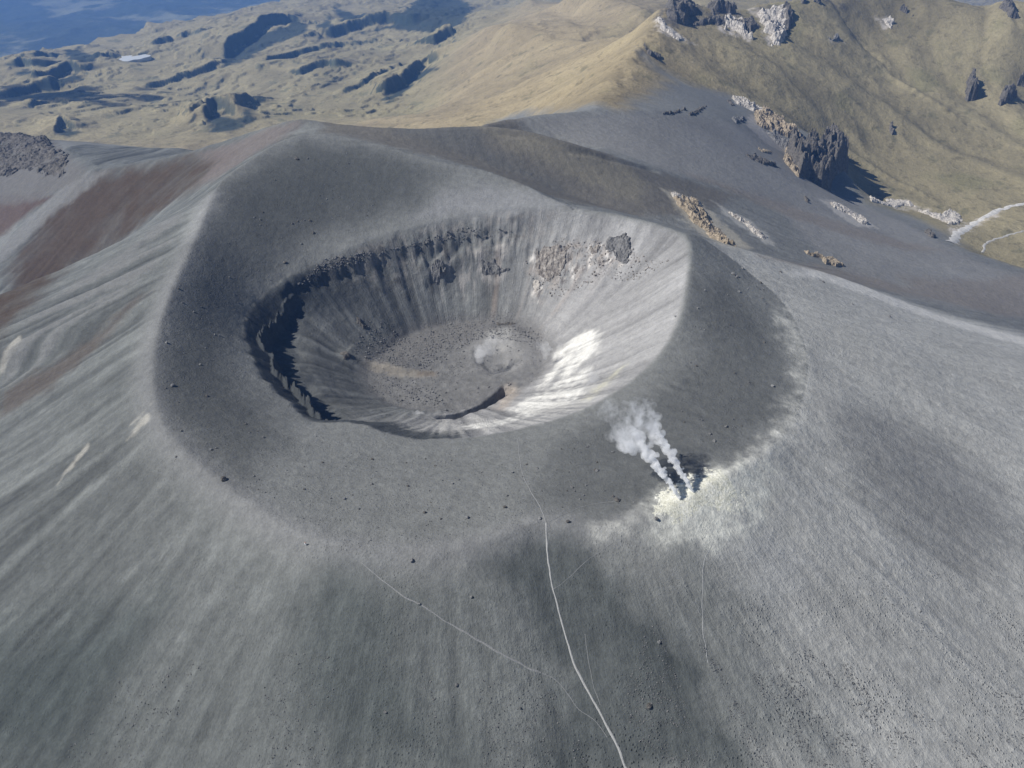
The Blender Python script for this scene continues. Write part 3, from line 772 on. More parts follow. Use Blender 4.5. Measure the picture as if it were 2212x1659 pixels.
def ground_material():
    m = bpy.data.materials.new('ground'); m.use_nodes = True; nt = m.node_tree
    bs = nt.nodes['Principled BSDF']; bs.inputs['Roughness'].default_value = .95; bs.inputs['Specular IOR Level'].default_value = .15
    at = N(nt, 'ShaderNodeAttribute', attribute_name='tone'); ag = N(nt, 'ShaderNodeAttribute', attribute_name='grain'); av = N(nt, 'ShaderNodeAttribute', attribute_name='veg')
    tc = N(nt, 'ShaderNodeTexCoord').outputs['Object']
    a = noise_(nt, tc, .9, 5, .7); b = noise_(nt, tc, .22, 4, .6); c = noise_(nt, tc, .035, 5, .65)
    vo = N(nt, 'ShaderNodeTexVoronoi', Scale=.75); nt.links.new(tc, vo.inputs['Vector'])
    peb = ramp(nt, vo.outputs['Distance'], .10, .34, 1, 0)
    f1 = ramp(nt, a, .3, .7, .85, 1.15); f2 = ramp(nt, b, .3, .7, .88, 1.12)
    k = math_(nt, 'MULTIPLY', f1, f2)
    # fine runnels down the cone
    as_ = N(nt, 'ShaderNodeAttribute', attribute_name='streak')
    sub_ = N(nt, 'ShaderNodeVectorMath', operation='SUBTRACT'); nt.links.new(tc, sub_.inputs[0]); sub_.inputs[1].default_value = (-20, 442, 0)
    sx = nt.nodes.new('ShaderNodeSeparateXYZ'); nt.links.new(sub_.outputs[0], sx.inputs[0])
    ang = math_(nt, 'ARCTAN2', sx.outputs[1], sx.outputs[0])
    rad = math_(nt, 'SQRT', math_(nt, 'ADD', math_(nt, 'MULTIPLY', sx.outputs[0], sx.outputs[0]), math_(nt, 'MULTIPLY', sx.outputs[1], sx.outputs[1])))
    warp = math_(nt, 'MULTIPLY', math_(nt, 'SUBTRACT', b, .5), .012)
    cx = nt.nodes.new('ShaderNodeCombineXYZ'); nt.links.new(math_(nt, 'MULTIPLY', math_(nt, 'ADD', ang, warp), 190), cx.inputs[0]); nt.links.new(math_(nt, 'MULTIPLY', rad, .17), cx.inputs[1])
    s1 = noise_(nt, cx.outputs[0], .55, 5, .72)
    sf = ramp(nt, s1, .30, .70, .88, 1.12)
    k = math_(nt, 'MULTIPLY', k, math_(nt, 'ADD', math_(nt, 'MULTIPLY', math_(nt, 'SUBTRACT', sf, 1), as_.outputs['Fac']), 1))
    thr = math_(nt, 'MULTIPLY', ramp(nt, c, .46, .62, 0, 1), ag.outputs['Fac'])
    sp = math_(nt, 'MULTIPLY', peb, thr)
    k = math_(nt, 'MULTIPLY', k, math_(nt, 'SUBTRACT', 1, math_(nt, 'MULTIPLY', sp, .45)))
    # tussocks and scrub
    v2 = noise_(nt, tc, .07, 6, .75); v3 = ramp(nt, v2, .54, .66, 1, .62)
    vv = math_(nt, 'ADD', math_(nt, 'MULTIPLY', math_(nt, 'SUBTRACT', v3, 1), av.outputs['Fac']), 1)
    k = math_(nt, 'MULTIPLY', k, vv)
    mx = N(nt, 'ShaderNodeVectorMath', operation='SCALE'); nt.links.new(at.outputs['Color'], mx.inputs[0]); nt.links.new(k, mx.inputs['Scale'])
    nt.links.new(mx.outputs[0], bs.inputs['Base Color'])
    hgt = math_(nt, 'ADD', math_(nt, 'MULTIPLY', a, .35), math_(nt, 'MULTIPLY', math_(nt, 'MULTIPLY', peb, thr), .5))
    hgt = math_(nt, 'ADD', hgt, math_(nt, 'MULTIPLY', b, .8))
    hgt = math_(nt, 'ADD', hgt, math_(nt, 'MULTIPLY', math_(nt, 'MULTIPLY', v2, av.outputs['Fac']), 3.2))
    hgt = math_(nt, 'ADD', hgt, math_(nt, 'MULTIPLY', math_(nt, 'MULTIPLY', s1, as_.outputs['Fac']), .6))
    bm = N(nt, 'ShaderNodeBump', Strength=.9, Distance=1.0); nt.links.new(hgt, bm.inputs['Height']); nt.links.new(bm.outputs[0], bs.inputs['Normal'])
    return m
MG = ground_material()

def mesh_from(name, V, F, mat=None, smooth=True, attrs=None):
    me = bpy.data.meshes.new(name)
    V = np.asarray(V, np.float32); F = np.asarray(F)
    me.vertices.add(len(V)); me.vertices.foreach_set('co', V.ravel())
    me.loops.add(F.size); me.loops.foreach_set('vertex_index', F.ravel().astype(np.int32))
    me.polygons.add(len(F)); me.polygons.foreach_set('loop_start', np.arange(0, F.size, F.shape[1], dtype=np.int32))
    me.polygons.foreach_set('use_smooth', np.full(len(F), smooth))
    for k, (typ, A) in (attrs or {}).items():
        at = me.attributes.new(k, typ, 'POINT')
        if typ == 'FLOAT_COLOR': at.data.foreach_set('color', np.concatenate([A, np.ones((len(A), 1))], 1).astype(np.float32).ravel())
        else: at.data.foreach_set('value', A.astype(np.float32).ravel())
    me.update()
    if mat: me.materials.append(mat)
    return me

def link(o, parent=None, **props):
    COL.objects.link(o)
    if parent: o.parent = parent
    for k, v in props.items(): o[k] = v
    return o

idx = np.arange(ny_ * nx_).reshape(ny_, nx_)
FF = np.stack([idx[:-1, :-1], idx[:-1, 1:], idx[1:, 1:], idx[1:, :-1]], -1).reshape(-1, 4)
gE = gd > 0
klass = np.where(~gE, 0, np.where(ZG < -620, 3, np.where((w_l > .5) & (w_g < .5), 2, 1))).ravel()
fk = klass[FF].max(1)
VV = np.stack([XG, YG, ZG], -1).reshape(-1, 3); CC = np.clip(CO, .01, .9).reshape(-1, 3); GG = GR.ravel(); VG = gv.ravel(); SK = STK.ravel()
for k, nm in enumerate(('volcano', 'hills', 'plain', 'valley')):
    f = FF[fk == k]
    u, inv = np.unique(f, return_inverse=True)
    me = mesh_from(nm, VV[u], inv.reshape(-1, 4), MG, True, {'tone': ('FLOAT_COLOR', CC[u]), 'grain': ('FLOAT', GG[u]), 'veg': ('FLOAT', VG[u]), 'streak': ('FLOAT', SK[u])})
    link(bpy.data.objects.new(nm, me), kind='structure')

def box_haze():
    x0, x1, y0, y1, z0, z1 = -11800, 11800, -150, 15300, float(ZG.min()) - 1.5, max(CAM_H, float(ZG.max())) + 4
    V = [(x, y, z) for z in (z0, z1) for y in (y0, y1) for x in (x0, x1)]
    F = [(0, 2, 3, 1), (4, 5, 7, 6), (0, 1, 5, 4), (2, 6, 7, 3), (0, 4, 6, 2), (1, 3, 7, 5)]
    m = bpy.data.materials.new('haze'); m.use_nodes = True; nt = m.node_tree
    nt.nodes.remove(nt.nodes['Principled BSDF'])
    pv = N(nt, 'ShaderNodeVolumePrincipled', Density=HAZE, Anisotropy=.15); pv.inputs['Color'].default_value = (.20, .44, 1.0, 1)
    nt.links.new(pv.outputs[0], nt.nodes['Material Output'].inputs['Volume'])
    o = bpy.data.objects.new('haze', mesh_from('haze', V, F, m, False)); link(o, kind='stuff')
HAZE = 9.2e-5
box_haze()

# ------------------------------------------------------------------ paths, water
def simple_mat(name, col, rough=.9, var=.25, sc=1.5, bump=.4):
    m = bpy.data.materials.new(name); m.use_nodes = True; nt = m.node_tree
    bs = nt.nodes['Principled BSDF']; bs.inputs['Roughness'].default_value = rough; bs.inputs['Specular IOR Level'].default_value = .2
    tc = N(nt, 'ShaderNodeTexCoord').outputs['Object']
    a = noise_(nt, tc, sc, 6, .7)
    f = ramp(nt, a, .3, .7, 1 - var, 1 + var)
    mx = N(nt, 'ShaderNodeVectorMath', operation='SCALE'); mx.inputs[0].default_value = col; nt.links.new(f, mx.inputs['Scale'])
    nt.links.new(mx.outputs[0], bs.inputs['Base Color'])
    bm = N(nt, 'ShaderNodeBump', Strength=.8, Distance=bump); nt.links.new(a, bm.inputs['Height']); nt.links.new(bm.outputs[0], bs.inputs['Normal'])
    return m

def ribbon(name, pts, w0, w1, mat, lift=.12, step=.8, wob=.25, seed=1, kind='structure'):
    L = dens(smooth_line(rlf(pts), 3), step)
    L[:, 0] += wob * fbm(L[:, 0], L[:, 1], 9, 3, seed=seed); L[:, 1] += wob * fbm(L[:, 0], L[:, 1], 9, 3, seed=seed + 3)
    T = np.gradient(L[:, :2], axis=0); T /= np.linalg.norm(T, axis=1)[:, None] + 1e-9
    Nn = np.stack([-T[:, 1], T[:, 0]], 1)
    n = len(L); W = np.linspace(w0, w1, n) * (1 + .35 * pnoise(np.arange(n) * step / 3, np.full(n, .5), seed))
    V = []
    for k in (-1, -.6, -.2, .2, .6, 1):
        q = L[:, :2] + Nn * (W * .5 * k)[:, None]
        z = HG(q[:, 0], q[:, 1]) + lift * (1 - 1.9 * abs(k) ** 3)
        V.append(np.stack([q[:, 0], q[:, 1], z], 1))
    V = np.stack(V, 1); m_ = V.shape[1]
    i = np.arange(n * m_).reshape(n, m_)
    F = np.stack([i[:-1, :-1], i[1:, :-1], i[1:, 1:], i[:-1, 1:]], -1).reshape(-1, 4)
    return link(bpy.data.objects.new(name, mesh_from(name, V.reshape(-1, 3), F, mat)), kind=kind)

A3 = lambda P: [(x * .4145 + 546.3, y * .4145 + 971.2) for x, y in P]
A4 = lambda P: [(x * .3962 + 1335.4, y * .3962 + 1031.9) for x, y in P]
B3 = lambda P: [(x * .3568 + 1422.8, y * .3568) for x, y in P]
B4 = lambda P: [(x * .3568 + 1422.8, y * .3568 + 364.2) for x, y in P]
V5 = lambda P: [(x * .3475 + 485.6, y * .3475 + 424.9) for x, y in P]
V6 = lambda P: [(x * .3475 + 971.2, y * .3475 + 424.9) for x, y in P]
S2 = lambda P: [(x * .2561 + 1214, y * .2561 + 789.1) for x, y in P]
path_m = simple_mat('path_dust', (.33, .33, .32), var=.18)
track_m = simple_mat('track_dust', (.245, .248, .245), var=.18)
faint_m = simple_mat('faint_dust', (.215, .217, .215), var=.18)
ribbon('footpath', A3([(2010,1790),(1950,1670),(1900,1540),(1800,1350),(1700,1180),(1640,1020),(1600,860),(1565,730),(1545,640),(1535,520),(1530,440),(1528,380)]), 1.2, .8, path_m, .16, wob=.5)
ribbon('footpath', A3([(1528,380),(1500,300),(1450,220),(1410,150),(1392,60),(1388,0),(1380,-60)]), .6, .35, faint_m, .10, wob=.5, seed=4)
ribbon('track', A3([(560,580),(620,640),(700,700),(780,760),(870,810),(980,880),(1090,945),(1200,1010),(1320,1080),(1420,1130),(1500,1160)]), .45, .9, faint_m, .11, wob=.7, seed=7)
ribbon('track', A3([(1500,1160),(1560,1185),(1620,1240),(1680,1330),(1790,1420),(1850,1500)]), .4, .25, faint_m, .10, wob=.6, seed=9)
ribbon('track', A3([(1560,735),(1640,680),(1720,590),(1800,540),(1880,480)]), .3, .22, faint_m, .08, wob=.6, seed=11)
ribbon('track', A3([(1540,378),(1640,330),(1720,295),(1800,280),(1890,268)]), .4, .3, faint_m, .10, wob=.6, seed=12)
ribbon('track', A3([(1730,960),(1740,1050),(1760,1160),(1780,1260),(1810,1330)]), .3, .22, faint_m, .08, wob=.6, seed=13)
ribbon('track', A4([(520,350),(490,400),(465,480),(460,600),(460,700),(460,850),(485,960),(490,1010)]), .38, .3, simple_mat('light_dust', (.34, .345, .34)), .08, wob=.6, seed=14)
grav = simple_mat('river_gravel', (.48, .47, .45), var=.35, sc=.25)
ribbon('river', B3([(1775,1470),(1800,1420),(1860,1385),(1930,1340),(2000,1295),(2090,1262),(2212,1232),(2330,1215)]), 13, 6, grav, .7, 4, 5, 15)
ribbon('stream', B3([(1965,1530),(1972,1480),(2010,1455),(2080,1435),(2160,1410),(2260,1390)]), 4, 3, simple_mat('stream_gravel', (.36, .35, .33), sc=.3), .5, 4, 3, 16)

def lake():
    P = ray([262, 280, 296, 312, 300, 282], [126, 124.2, 124, 125.5, 129.5, 129], H=HG)
    c = P[:, :2].mean(0); zmax = HG(P[:, 0], P[:, 1]).max() + .5
    a = np.linspace(0, 2 * np.pi, 48, endpoint=False)
    r = 1 + .16 * np.sin(3 * a + 1) + .08 * np.sin(7 * a)
    V = [(c[0] + 40 * rr * math.cos(t), c[1] + 50 * rr * math.sin(t), zmax) for t, rr in zip(a, r)]
    bot = [(x, y, zmax - 14) for x, y, z in V]
    me = bpy.data.meshes.new('lake'); n = len(V)
    me.from_pydata(V + bot, [], [list(range(n))] + [[i, i + n, (i + 1) % n + n, (i + 1) % n] for i in range(n)])
    m = bpy.data.materials.new('water'); m.use_nodes = True
    b = m.node_tree.nodes['Principled BSDF']; b.inputs['Base Color'].default_value = (.5, .52, .52, 1); b.inputs['Roughness'].default_value = .45
    me.materials.append(m)
    link(bpy.data.objects.new('lake', me), kind='structure')
lake()

# ------------------------------------------------------------------ rocks
def rock_mat(name, c1, c2, dark=(.05, .048, .045), sc=.35):
    m = bpy.data.materials.new(name); m.use_nodes = True; nt = m.node_tree
    bs = nt.nodes['Principled BSDF']; bs.inputs['Roughness'].default_value = .9; bs.inputs['Specular IOR Level'].default_value = .25
    tc = N(nt, 'ShaderNodeTexCoord').outputs['Object']
    a = noise_(nt, tc, sc, 6, .7); b = noise_(nt, tc, sc * 3.3, 5, .7)
    cr = nt.nodes.new('ShaderNodeValToRGB'); e = cr.color_ramp.elements
    e[0].position = .30; e[0].color = (*dark, 1); e[1].position = .70; e[1].color = (*c2, 1)
    k = e.new(.47); k.color = (*c1, 1)
    nt.links.new(a, cr.inputs[0])
    mx = N(nt, 'ShaderNodeVectorMath', operation='SCALE'); nt.links.new(cr.outputs[0], mx.inputs[0]); nt.links.new(ramp(nt, b, .3, .7, .7, 1.25), mx.inputs['Scale'])
    nt.links.new(mx.outputs[0], bs.inputs['Base Color'])
    h = math_(nt, 'ADD', math_(nt, 'MULTIPLY', a, 2.0), b)
    bm = N(nt, 'ShaderNodeBump', Strength=.9, Distance=.8); nt.links.new(h, bm.inputs['Height']); nt.links.new(bm.outputs[0], bs.inputs['Normal'])
    return m
R_DARK = rock_mat('dark_rock', (.12, .112, .10), (.21, .19, .165))
R_TAN = rock_mat('tan_rock', (.30, .25, .18), (.50, .42, .32), (.09, .075, .06))
R_PALE = rock_mat('pale_rock', (.45, .42, .38), (.66, .62, .56), (.14, .12, .10))
R_PINK = rock_mat('pink_rock', (.26, .235, .21), (.46, .43, .39), (.10, .085, .08))
R_GREY = rock_mat('grey_rock', (.17, .168, .165), (.26, .255, .25), (.07, .068, .066))

def outcrop(name, pts, h, mat, label, sp=.8, sc=8, col=0, rag=.75, seed=1, cat='rock outcrop', feather=None, group=None, stuff=False, sink=.6, thr=0.24):
    P = rlf(pts) if len(pts[0]) == 2 else np.array(pts, float)
    f = feather or sc * .35
    xs = np.arange(P[:, 0].min() - f, P[:, 0].max() + f, sp); yy = np.arange(P[:, 1].min() - f, P[:, 1].max() + f, sp)
    X, Y = np.meshgrid(xs, yy)
    d = sdist(X, Y, P) + rag * sc * fbm(X, Y, sc * 1.3, 4, .65, seed=seed)
    m = sstep(0, f, d)
    rn = fbm(X, Y, sc, 5, .6, seed=seed + 5, ridged=True)
    cn = fbm(X, Y, sc * .45, 3, .6, seed=seed + 9)
    st = np.floor((rn * .5 + .5 + .25 * cn) * 4) / 4
    hh = h * (m * (.22 + 1.15 * np.clip(rn * .5 + .5, 0, 1) ** 1.6 + .18 * cn) * (.9 + .9 * fbm(X, Y, sc * 2.2, 3, seed=seed + 31)) - thr)
    Z = HG(X.ravel(), Y.ravel()).reshape(X.shape) + hh - sink * (1 - m)
    X2 = X + (col * .5 + .25) * sp * fbm(X, Y, sc * .3, 2, seed=seed + 20); Y2 = Y + .4 * sp * fbm(X, Y, sc * .3, 2, seed=seed + 25)
    i = np.arange(X.size).reshape(X.shape)
    F = np.stack([i[:-1, :-1], i[:-1, 1:], i[1:, 1:], i[1:, :-1]], -1).reshape(-1, 4)
    keep = (d > -f * .6).ravel()[F].any(1)
    F = F[keep]; u, inv = np.unique(F, return_inverse=True)
    V = np.stack([X2, Y2, Z], -1).reshape(-1, 3)[u]
    org = np.array([V[:, 0].mean(), V[:, 1].mean(), V[:, 2].min()])
    me = mesh_from(name, V - org, inv.reshape(-1, 4), mat, not (h > 2))
    o = bpy.data.objects.new(name, me); o.location = org
    if stuff: return link(o, kind='stuff')
    o = link(o, label=label, category=cat)
    if group: o['group'] = group
    return o

outcrop('rock_cliff', B3([(760,940),(850,930),(960,905),(1010,860),(1040,880),(1085,950),(1120,1010),(1150,1060),(1090,1075),(1060,1090),(1045,1165),(990,1140),(920,1095),(850,1070),(800,1010)]), 30, R_DARK, 'tall dark fluted cliff throwing a broad black shadow onto the green valley floor', 1.1, 20, seed=11, cat='cliff', feather=7, rag=.3, thr=.05)
outcrop('rock_outcrop', B3([(575,690),(620,680),(740,730),(800,780),(870,840),(860,860),(780,830),(700,810),(640,780),(590,750)]), 10, R_TAN, 'orange tan crag on the ridge just above the tall fluted cliff', 1.0, 10, seed=12)
outcrop('rock_outcrop', B3([(430,590),(500,600),(600,650),(660,680),(640,700),(560,670),(470,630)]), 6, R_PALE, 'pale broken rock strip on the crest just above the orange tan crag', 1.0, 9, seed=71)
outcrop('rock_outcrop', B3([(640,790),(760,850),(860,870),(960,880),(940,915),(860,930),(780,930),(700,860)]), 9, R_GREY, 'grey broken rock slope between the orange crag and the fluted cliff', 1.0, 10, seed=72)
outcrop('rock_outcrop', B3([(760,900),(830,930),(850,1010),(850,1080),(800,1030),(760,980)]), 9, R_TAN, 'tan rock rib forming the left flank of the fluted cliff', 1.0, 9, seed=73)
outcrop('rock_outcrop', [(-90,283),(40,290),(110,312),(150,340),(135,385),(60,365),(0,385),(-90,395)], 4.5, R_DARK, 'rugged dark rocks covering the grey hill at the far left edge', 1.2, 9, seed=74, thr=.5, rag=1.3)
outcrop('rock_outcrop', B3([(180,140),(300,110),(420,120),(560,120),(640,180),(560,200),(420,160),(300,150),(200,170)]), 9, R_DARK, 'dark broken band of rock linking the mountain summit and the pale cliff', 2.0, 16, seed=75, thr=.34)
outcrop('rock_outcrop', B3([(-20,95),(40,130),(100,190),(170,240),(120,250),(50,200),(0,170)]), 5, R_PALE, 'pale cream scree face on the left side of the mountain summit', 2.0, 14, seed=76)
outcrop('rock_outcrop', B3([(880,880),(960,885),(975,905),(930,925),(870,915)]), 6, R_TAN, 'small tan crag sitting on the upper lip of the fluted cliff', 1.0, 7, seed=13)
outcrop('rock_outcrop', B3([(60,1180),(200,1200),(262,1232),(335,1340),(420,1420),(495,1500),(380,1470),(270,1400),(185,1340),(130,1265)]), 4.6, R_TAN, 'jagged tan and white outcrop right behind the rear rim of the crater', .7, 8, seed=14, rag=.9, feather=6, thr=.34)
outcrop('rock_outcrop', B3([(60,1165),(180,1190),(255,1225),(270,1275),(180,1260),(120,1235)]), 2.2, R_PALE, 'white chalky top of the jagged outcrop behind the crater rim', .7, 6, seed=15)
outcrop('rock_outcrop', B3([(400,1270),(500,1320),(600,1390),(655,1440),(650,1465),(580,1420),(520,1360),(440,1310)]), 2.4, R_PALE, 'long pale scar of bare rock on the grey slope beside the jagged tan outcrop', .8, 7, seed=16)
outcrop('rock_outcrop', B4([(860,490),(960,520),(1060,550),(1130,590),(1100,597),(1010,580),(980,545),(900,525)]), 3.6, R_TAN, 'low ochre outcrop at the foot of the grey slope behind the right ridge', .8, 7, seed=17)
outcrop('rock_outcrop', B3([(1030,1225),(1100,1235),(1180,1290),(1240,1320),(1290,1370),(1220,1350),(1130,1290),(1060,1260)]), 3.0, R_PALE, 'pale pinkish bare patch of rock below the tall fluted cliff', .9, 8, seed=18)
outcrop('rock_outcrop', B3([(1550,1272),(1640,1290),(1700,1300),(1740,1280),(1800,1285),(1850,1330),(1830,1360),(1760,1362),(1700,1335),(1620,1300)]), 4.5, R_PALE, 'rounded white and pink rock mound beside the pale river', 1.0, 11, seed=19)
outcrop('rock_outcrop', B3([(1270,1190),(1400,1185),(1500,1215),(1560,1250),(1480,1250),(1360,1240),(1280,1225)]), 3, R_PALE, 'faint whitish eroded bank under the black cliff shadow', 1.2, 12, seed=20)
outcrop('rock_outcrop', B3([(10,688),(90,680),(165,655),(165,668),(100,692),(30,697)]), 3.0, R_DARK, 'thin dark rock ledge on the grey saddle, left one of two', .8, 5, seed=21)
outcrop('rock_outcrop', B3([(180,690),(230,660),(290,640),(285,660),(230,695),(190,702)]), 3.0, R_DARK, 'thin dark rock ledge on the grey saddle, right one of two', .8, 5, seed=22)
outcrop('rock_outcrop', B3([(530,940),(600,950),(660,985),(725,1000),(715,1015),(640,1000),(560,965)]), 4, R_DARK, 'row of small dark rocks on grey ash left of the fluted cliff', .8, 6, seed=23)
outcrop('rock_outcrop', B3([(600,900),(680,915),(690,930),(640,930)]), 2.5, R_TAN, 'small tan rock patch left of the fluted cliff base', .8, 5, seed=24)
outcrop('rock_outcrop', B3([(440,720),(520,705),(520,740),(470,750)]), 3.5, R_GREY, 'grey knob of rock left of the orange tan crag', .8, 6, seed=25)
outcrop('rock_outcrop', B3([(410,608),(440,615),(465,645),(440,640)]), 3, R_DARK, 'single dark rock on the crest of the grey saddle', .8, 5, seed=26)
outcrop('rock_outcrop', B3([(875,1190),(905,1205),(905,1232),(880,1215)]), 3, R_DARK, 'small dark rock alone on grey ash below the fluted cliff', .8, 5, seed=27)
outcrop('rock_outcrop', B3([(5,90),(60,30),(150,8),(225,20),(260,70),(250,120),(160,150),(60,160)]), 17, R_DARK, 'dark craggy summit of the brown mountain with a pale scree face', 2.2, 26, seed=28, feather=16)
outcrop('rock_outcrop', B3([(290,60),(400,55),(480,60),(470,90),(400,100),(320,110)]), 16, R_DARK, 'broken dark rocks on the mountain rim between the two pale scars', 2.2, 20, seed=29, feather=10)
outcrop('rock_outcrop', B3([(360,130),(430,105),(520,130),(570,240),(520,230),(450,190),(400,175)]), 13, R_PALE, 'pale peach cliff below the mountain rim, left of the dark streaked scar', 2.0, 20, seed=30, feather=8)
outcrop('rock_outcrop', B3([(600,80),(700,40),(760,40),(800,90),(790,200),(740,280),(680,280),(650,200),(600,120)]), 14, R_PALE, 'white scar with dark vertical streaks below the mountain rim', 2.0, 18, seed=31, feather=8)
outcrop('rock_outcrop', B3([(740,30),(800,50),(815,130),(790,210),(760,150)]), 16, R_DARK, 'dark vertical rib of rock on the right edge of the streaked scar', 2.0, 18, seed=32, feather=8)
outcrop('rock_outcrop', B3([(800,-10),(900,0),(1000,5),(980,25),(860,22)]), 14, R_DARK, 'dark flat crag on the mountain skyline at the top edge', 2.2, 18, seed=33)
outcrop('rock_outcrop', B3([(1400,20),(1480,50),(1550,90),(1545,112),(1470,75),(1400,45)]), 14, R_DARK, 'dark rock spine on the ridge right of the white mountain scar', 2.2, 16, seed=34)
outcrop('rock_outcrop', B3([(1355,110),(1400,95),(1450,150),(1400,180),(1370,150)]), 7, R_PALE, 'small pale scar under the dark rock spine', 2.0, 14, seed=35)
outcrop('rock_outcrop', B3([(1030,230),(1080,210),(1110,245),(1060,265)]), 7, R_GREY, 'small grey crag alone in the brown amphitheatre', 1.8, 12, seed=36)
outcrop('rock_outcrop', B3([(1865,500),(1900,500),(1950,560),(1940,590),(1900,610),(1860,615),(1855,560)]), 26, R_DARK, 'dark pinnacle crag in the green hollow, left of three', 1.8, 16, seed=37, feather=5)
outcrop('rock_outcrop', B3([(2070,560),(2110,540),(2170,580),(2150,600),(2070,660),(2050,640),(2060,600)]), 20, R_DARK, 'dark pinnacle crag in the green hollow, middle of three', 1.8, 15, seed=38, feather=5)
outcrop('rock_outcrop', B3([(2140,500),(2212,440),(2240,440),(2240,520),(2180,535)]), 20, R_DARK, 'dark crag in the green hollow at the right edge of the photo', 1.8, 15, seed=39, feather=5)
outcrop('rock_outcrop', B3([(2060,50),(2120,30),(2180,60),(2180,110),(2120,120),(2100,80)]), 18, R_DARK, 'dark crags high in the upper right corner of the mountain', 2.2, 18, seed=40, feather=7)
outcrop('rock_outcrop', B3([(1390,755),(1420,750),(1425,800),(1430,825),(1400,820)]), 12, R_DARK, 'small dark gully rock in the green valley above the cliff shadow', 1.4, 10, seed=41)
outcrop('rock_outcrop', B3([(1600,1400),(1640,1390),(1680,1440),(1650,1445)]), 4, R_DARK, 'dark rocks on the grey slope left of the river bend', 1.0, 7, seed=42)
outcrop('rock_outcrop', [(1380,98),(1400,108),(1432,122),(1425,130),(1405,122)], 8, R_DARK, 'dark rock on the shoulder of the grey knoll', 1.5, 9, seed=43)
# in the crater wall
outcrop('wall_crag', V5([(1270,420),(1350,400),(1395,470),(1385,530),(1300,545),(1275,500)]), 3.4, R_GREY, 'square grey crag with a dark fissure above it on the back crater wall', .5, 4, seed=51, cat='rock outcrop')
outcrop('wall_crag', V6([(190,400),(260,390),(400,440),(385,470),(300,490),(240,500),(195,480)]), 3.2, R_GREY, 'blocky grey crag in the middle of the back crater wall', .5, 5, seed=52)
outcrop('wall_crag', V6([(510,330),(640,290),(750,290),(740,340),(700,470),(620,535),(550,500),]), 2.2, R_PINK, 'large pink and white crag high on the back crater wall', .5, 5, seed=53, rag=.9, thr=.34)
outcrop('wall_crag', V6([(520,520),(560,520),(570,560),(520,610),(515,570)]), 1.6, R_PALE, 'small white rubble tongue just below the large pink crag', .5, 3, seed=54)
outcrop('wall_crag', V6([(960,270),(1040,225),(1110,240),(1150,330),(1110,420),(1060,410),(1000,360),(960,340)]), 2.2, R_GREY, 'brown grey hanging crag near the right end of the back crater wall', .5, 5, seed=55, rag=.9, thr=.32)
outcrop('wall_crag', V6([(860,300),(930,310),(930,360),(870,350)]), 2.2, R_PINK, 'small reddish crag between the pink crag and the hanging crag', .5, 4, seed=56)
outcrop('wall_crag', V5([(810,740),(840,745),(880,815),(860,820),(815,790)]), 1.8, R_DARK, 'small dark crag alone on the dark left talus of the crater', .5, 4, seed=57)
outcrop('wall_crag', V5([(690,960),(760,965),(800,1000),(800,1030),(740,1015)]), 1.8, R_DARK, 'dark rock with a tan streak at the left end of the floor ledge', .5, 4, seed=58)
outcrop('wall_crag', V6([(280,790),(390,780),(430,790),(380,800),(300,805)]), 1.5, R_DARK, 'dark rock lip above the steaming hollow on the crater floor', .5, 3, seed=59)

# sulphur crust round the vents
def crust_mat():
    m = bpy.data.materials.new('sulfur'); m.use_nodes = True; nt = m.node_tree
    bs = nt.nodes['Principled BSDF']; bs.inputs['Roughness'].default_value = .85
    tc = N(nt, 'ShaderNodeTexCoord').outputs['Object']
    a = noise_(nt, tc, .9, 5, .75); b = noise_(nt, tc, .18, 4, .6)
    cr = nt.nodes.new('ShaderNodeValToRGB'); e = cr.color_ramp.elements
    e[0].position = .3; e[0].color = (.30, .29, .24, 1); e[1].position = .60; e[1].color = (.80, .79, .71, 1)
    k = e.new(.45); k.color = (.62, .61, .50, 1)
    nt.links.new(math_(nt, 'ADD', math_(nt, 'MULTIPLY', a, .65), math_(nt, 'MULTIPLY', b, .35)), cr.inputs[0]); nt.links.new(cr.outputs[0], bs.inputs['Base Color'])
    bm = N(nt, 'ShaderNodeBump', Strength=1.0, Distance=.6); nt.links.new(a, bm.inputs['Height']); nt.links.new(bm.outputs[0], bs.inputs['Normal'])
    return m
def sulfur():
    P = rlf(S2([(840,1150),(900,1090),(1000,1015),(1130,965),(1230,905),(1330,910),(1400,960),(1470,1050),(1470,1120),(1400,1150),(1280,1160),(1100,1170),(1010,1210),(985,1290),(920,1290),(860,1240)]))
    sp = .4
    X, Y = np.meshgrid(np.arange(P[:, 0].min() - 8, P[:, 0].max() + 8, sp), np.arange(P[:, 1].min() - 8, P[:, 1].max() + 8, sp))
    d = sdist(X, Y, P) + 3.2 * fbm(X, Y, 7, 4, .7, seed=601)
    hgt = np.clip(.06 + d * .035, -.8, .26) + .30 * fbm(X, Y, 1.1, 4, .75, seed=603) + .25 * fbm(X, Y, 6, 3, seed=605)
    Z = HG(X.ravel(), Y.ravel()).reshape(X.shape) + hgt
    i = np.arange(X.size).reshape(X.shape)
    F = np.stack([i[:-1, :-1], i[:-1, 1:], i[1:, 1:], i[1:, :-1]], -1).reshape(-1, 4)
    F = F[(hgt > -.5).ravel()[F].any(1)]; u, inv = np.unique(F, return_inverse=True)
    V = np.stack([X, Y, Z], -1).reshape(-1, 3)[u]; org = np.array([V[:, 0].mean(), V[:, 1].mean(), V[:, 2].min()])
    o = bpy.data.objects.new('sulfur_crust', mesh_from('sulfur_crust', V - org, inv.reshape(-1, 4), crust_mat())); o.location = org
    link(o, kind='stuff')
sulfur()

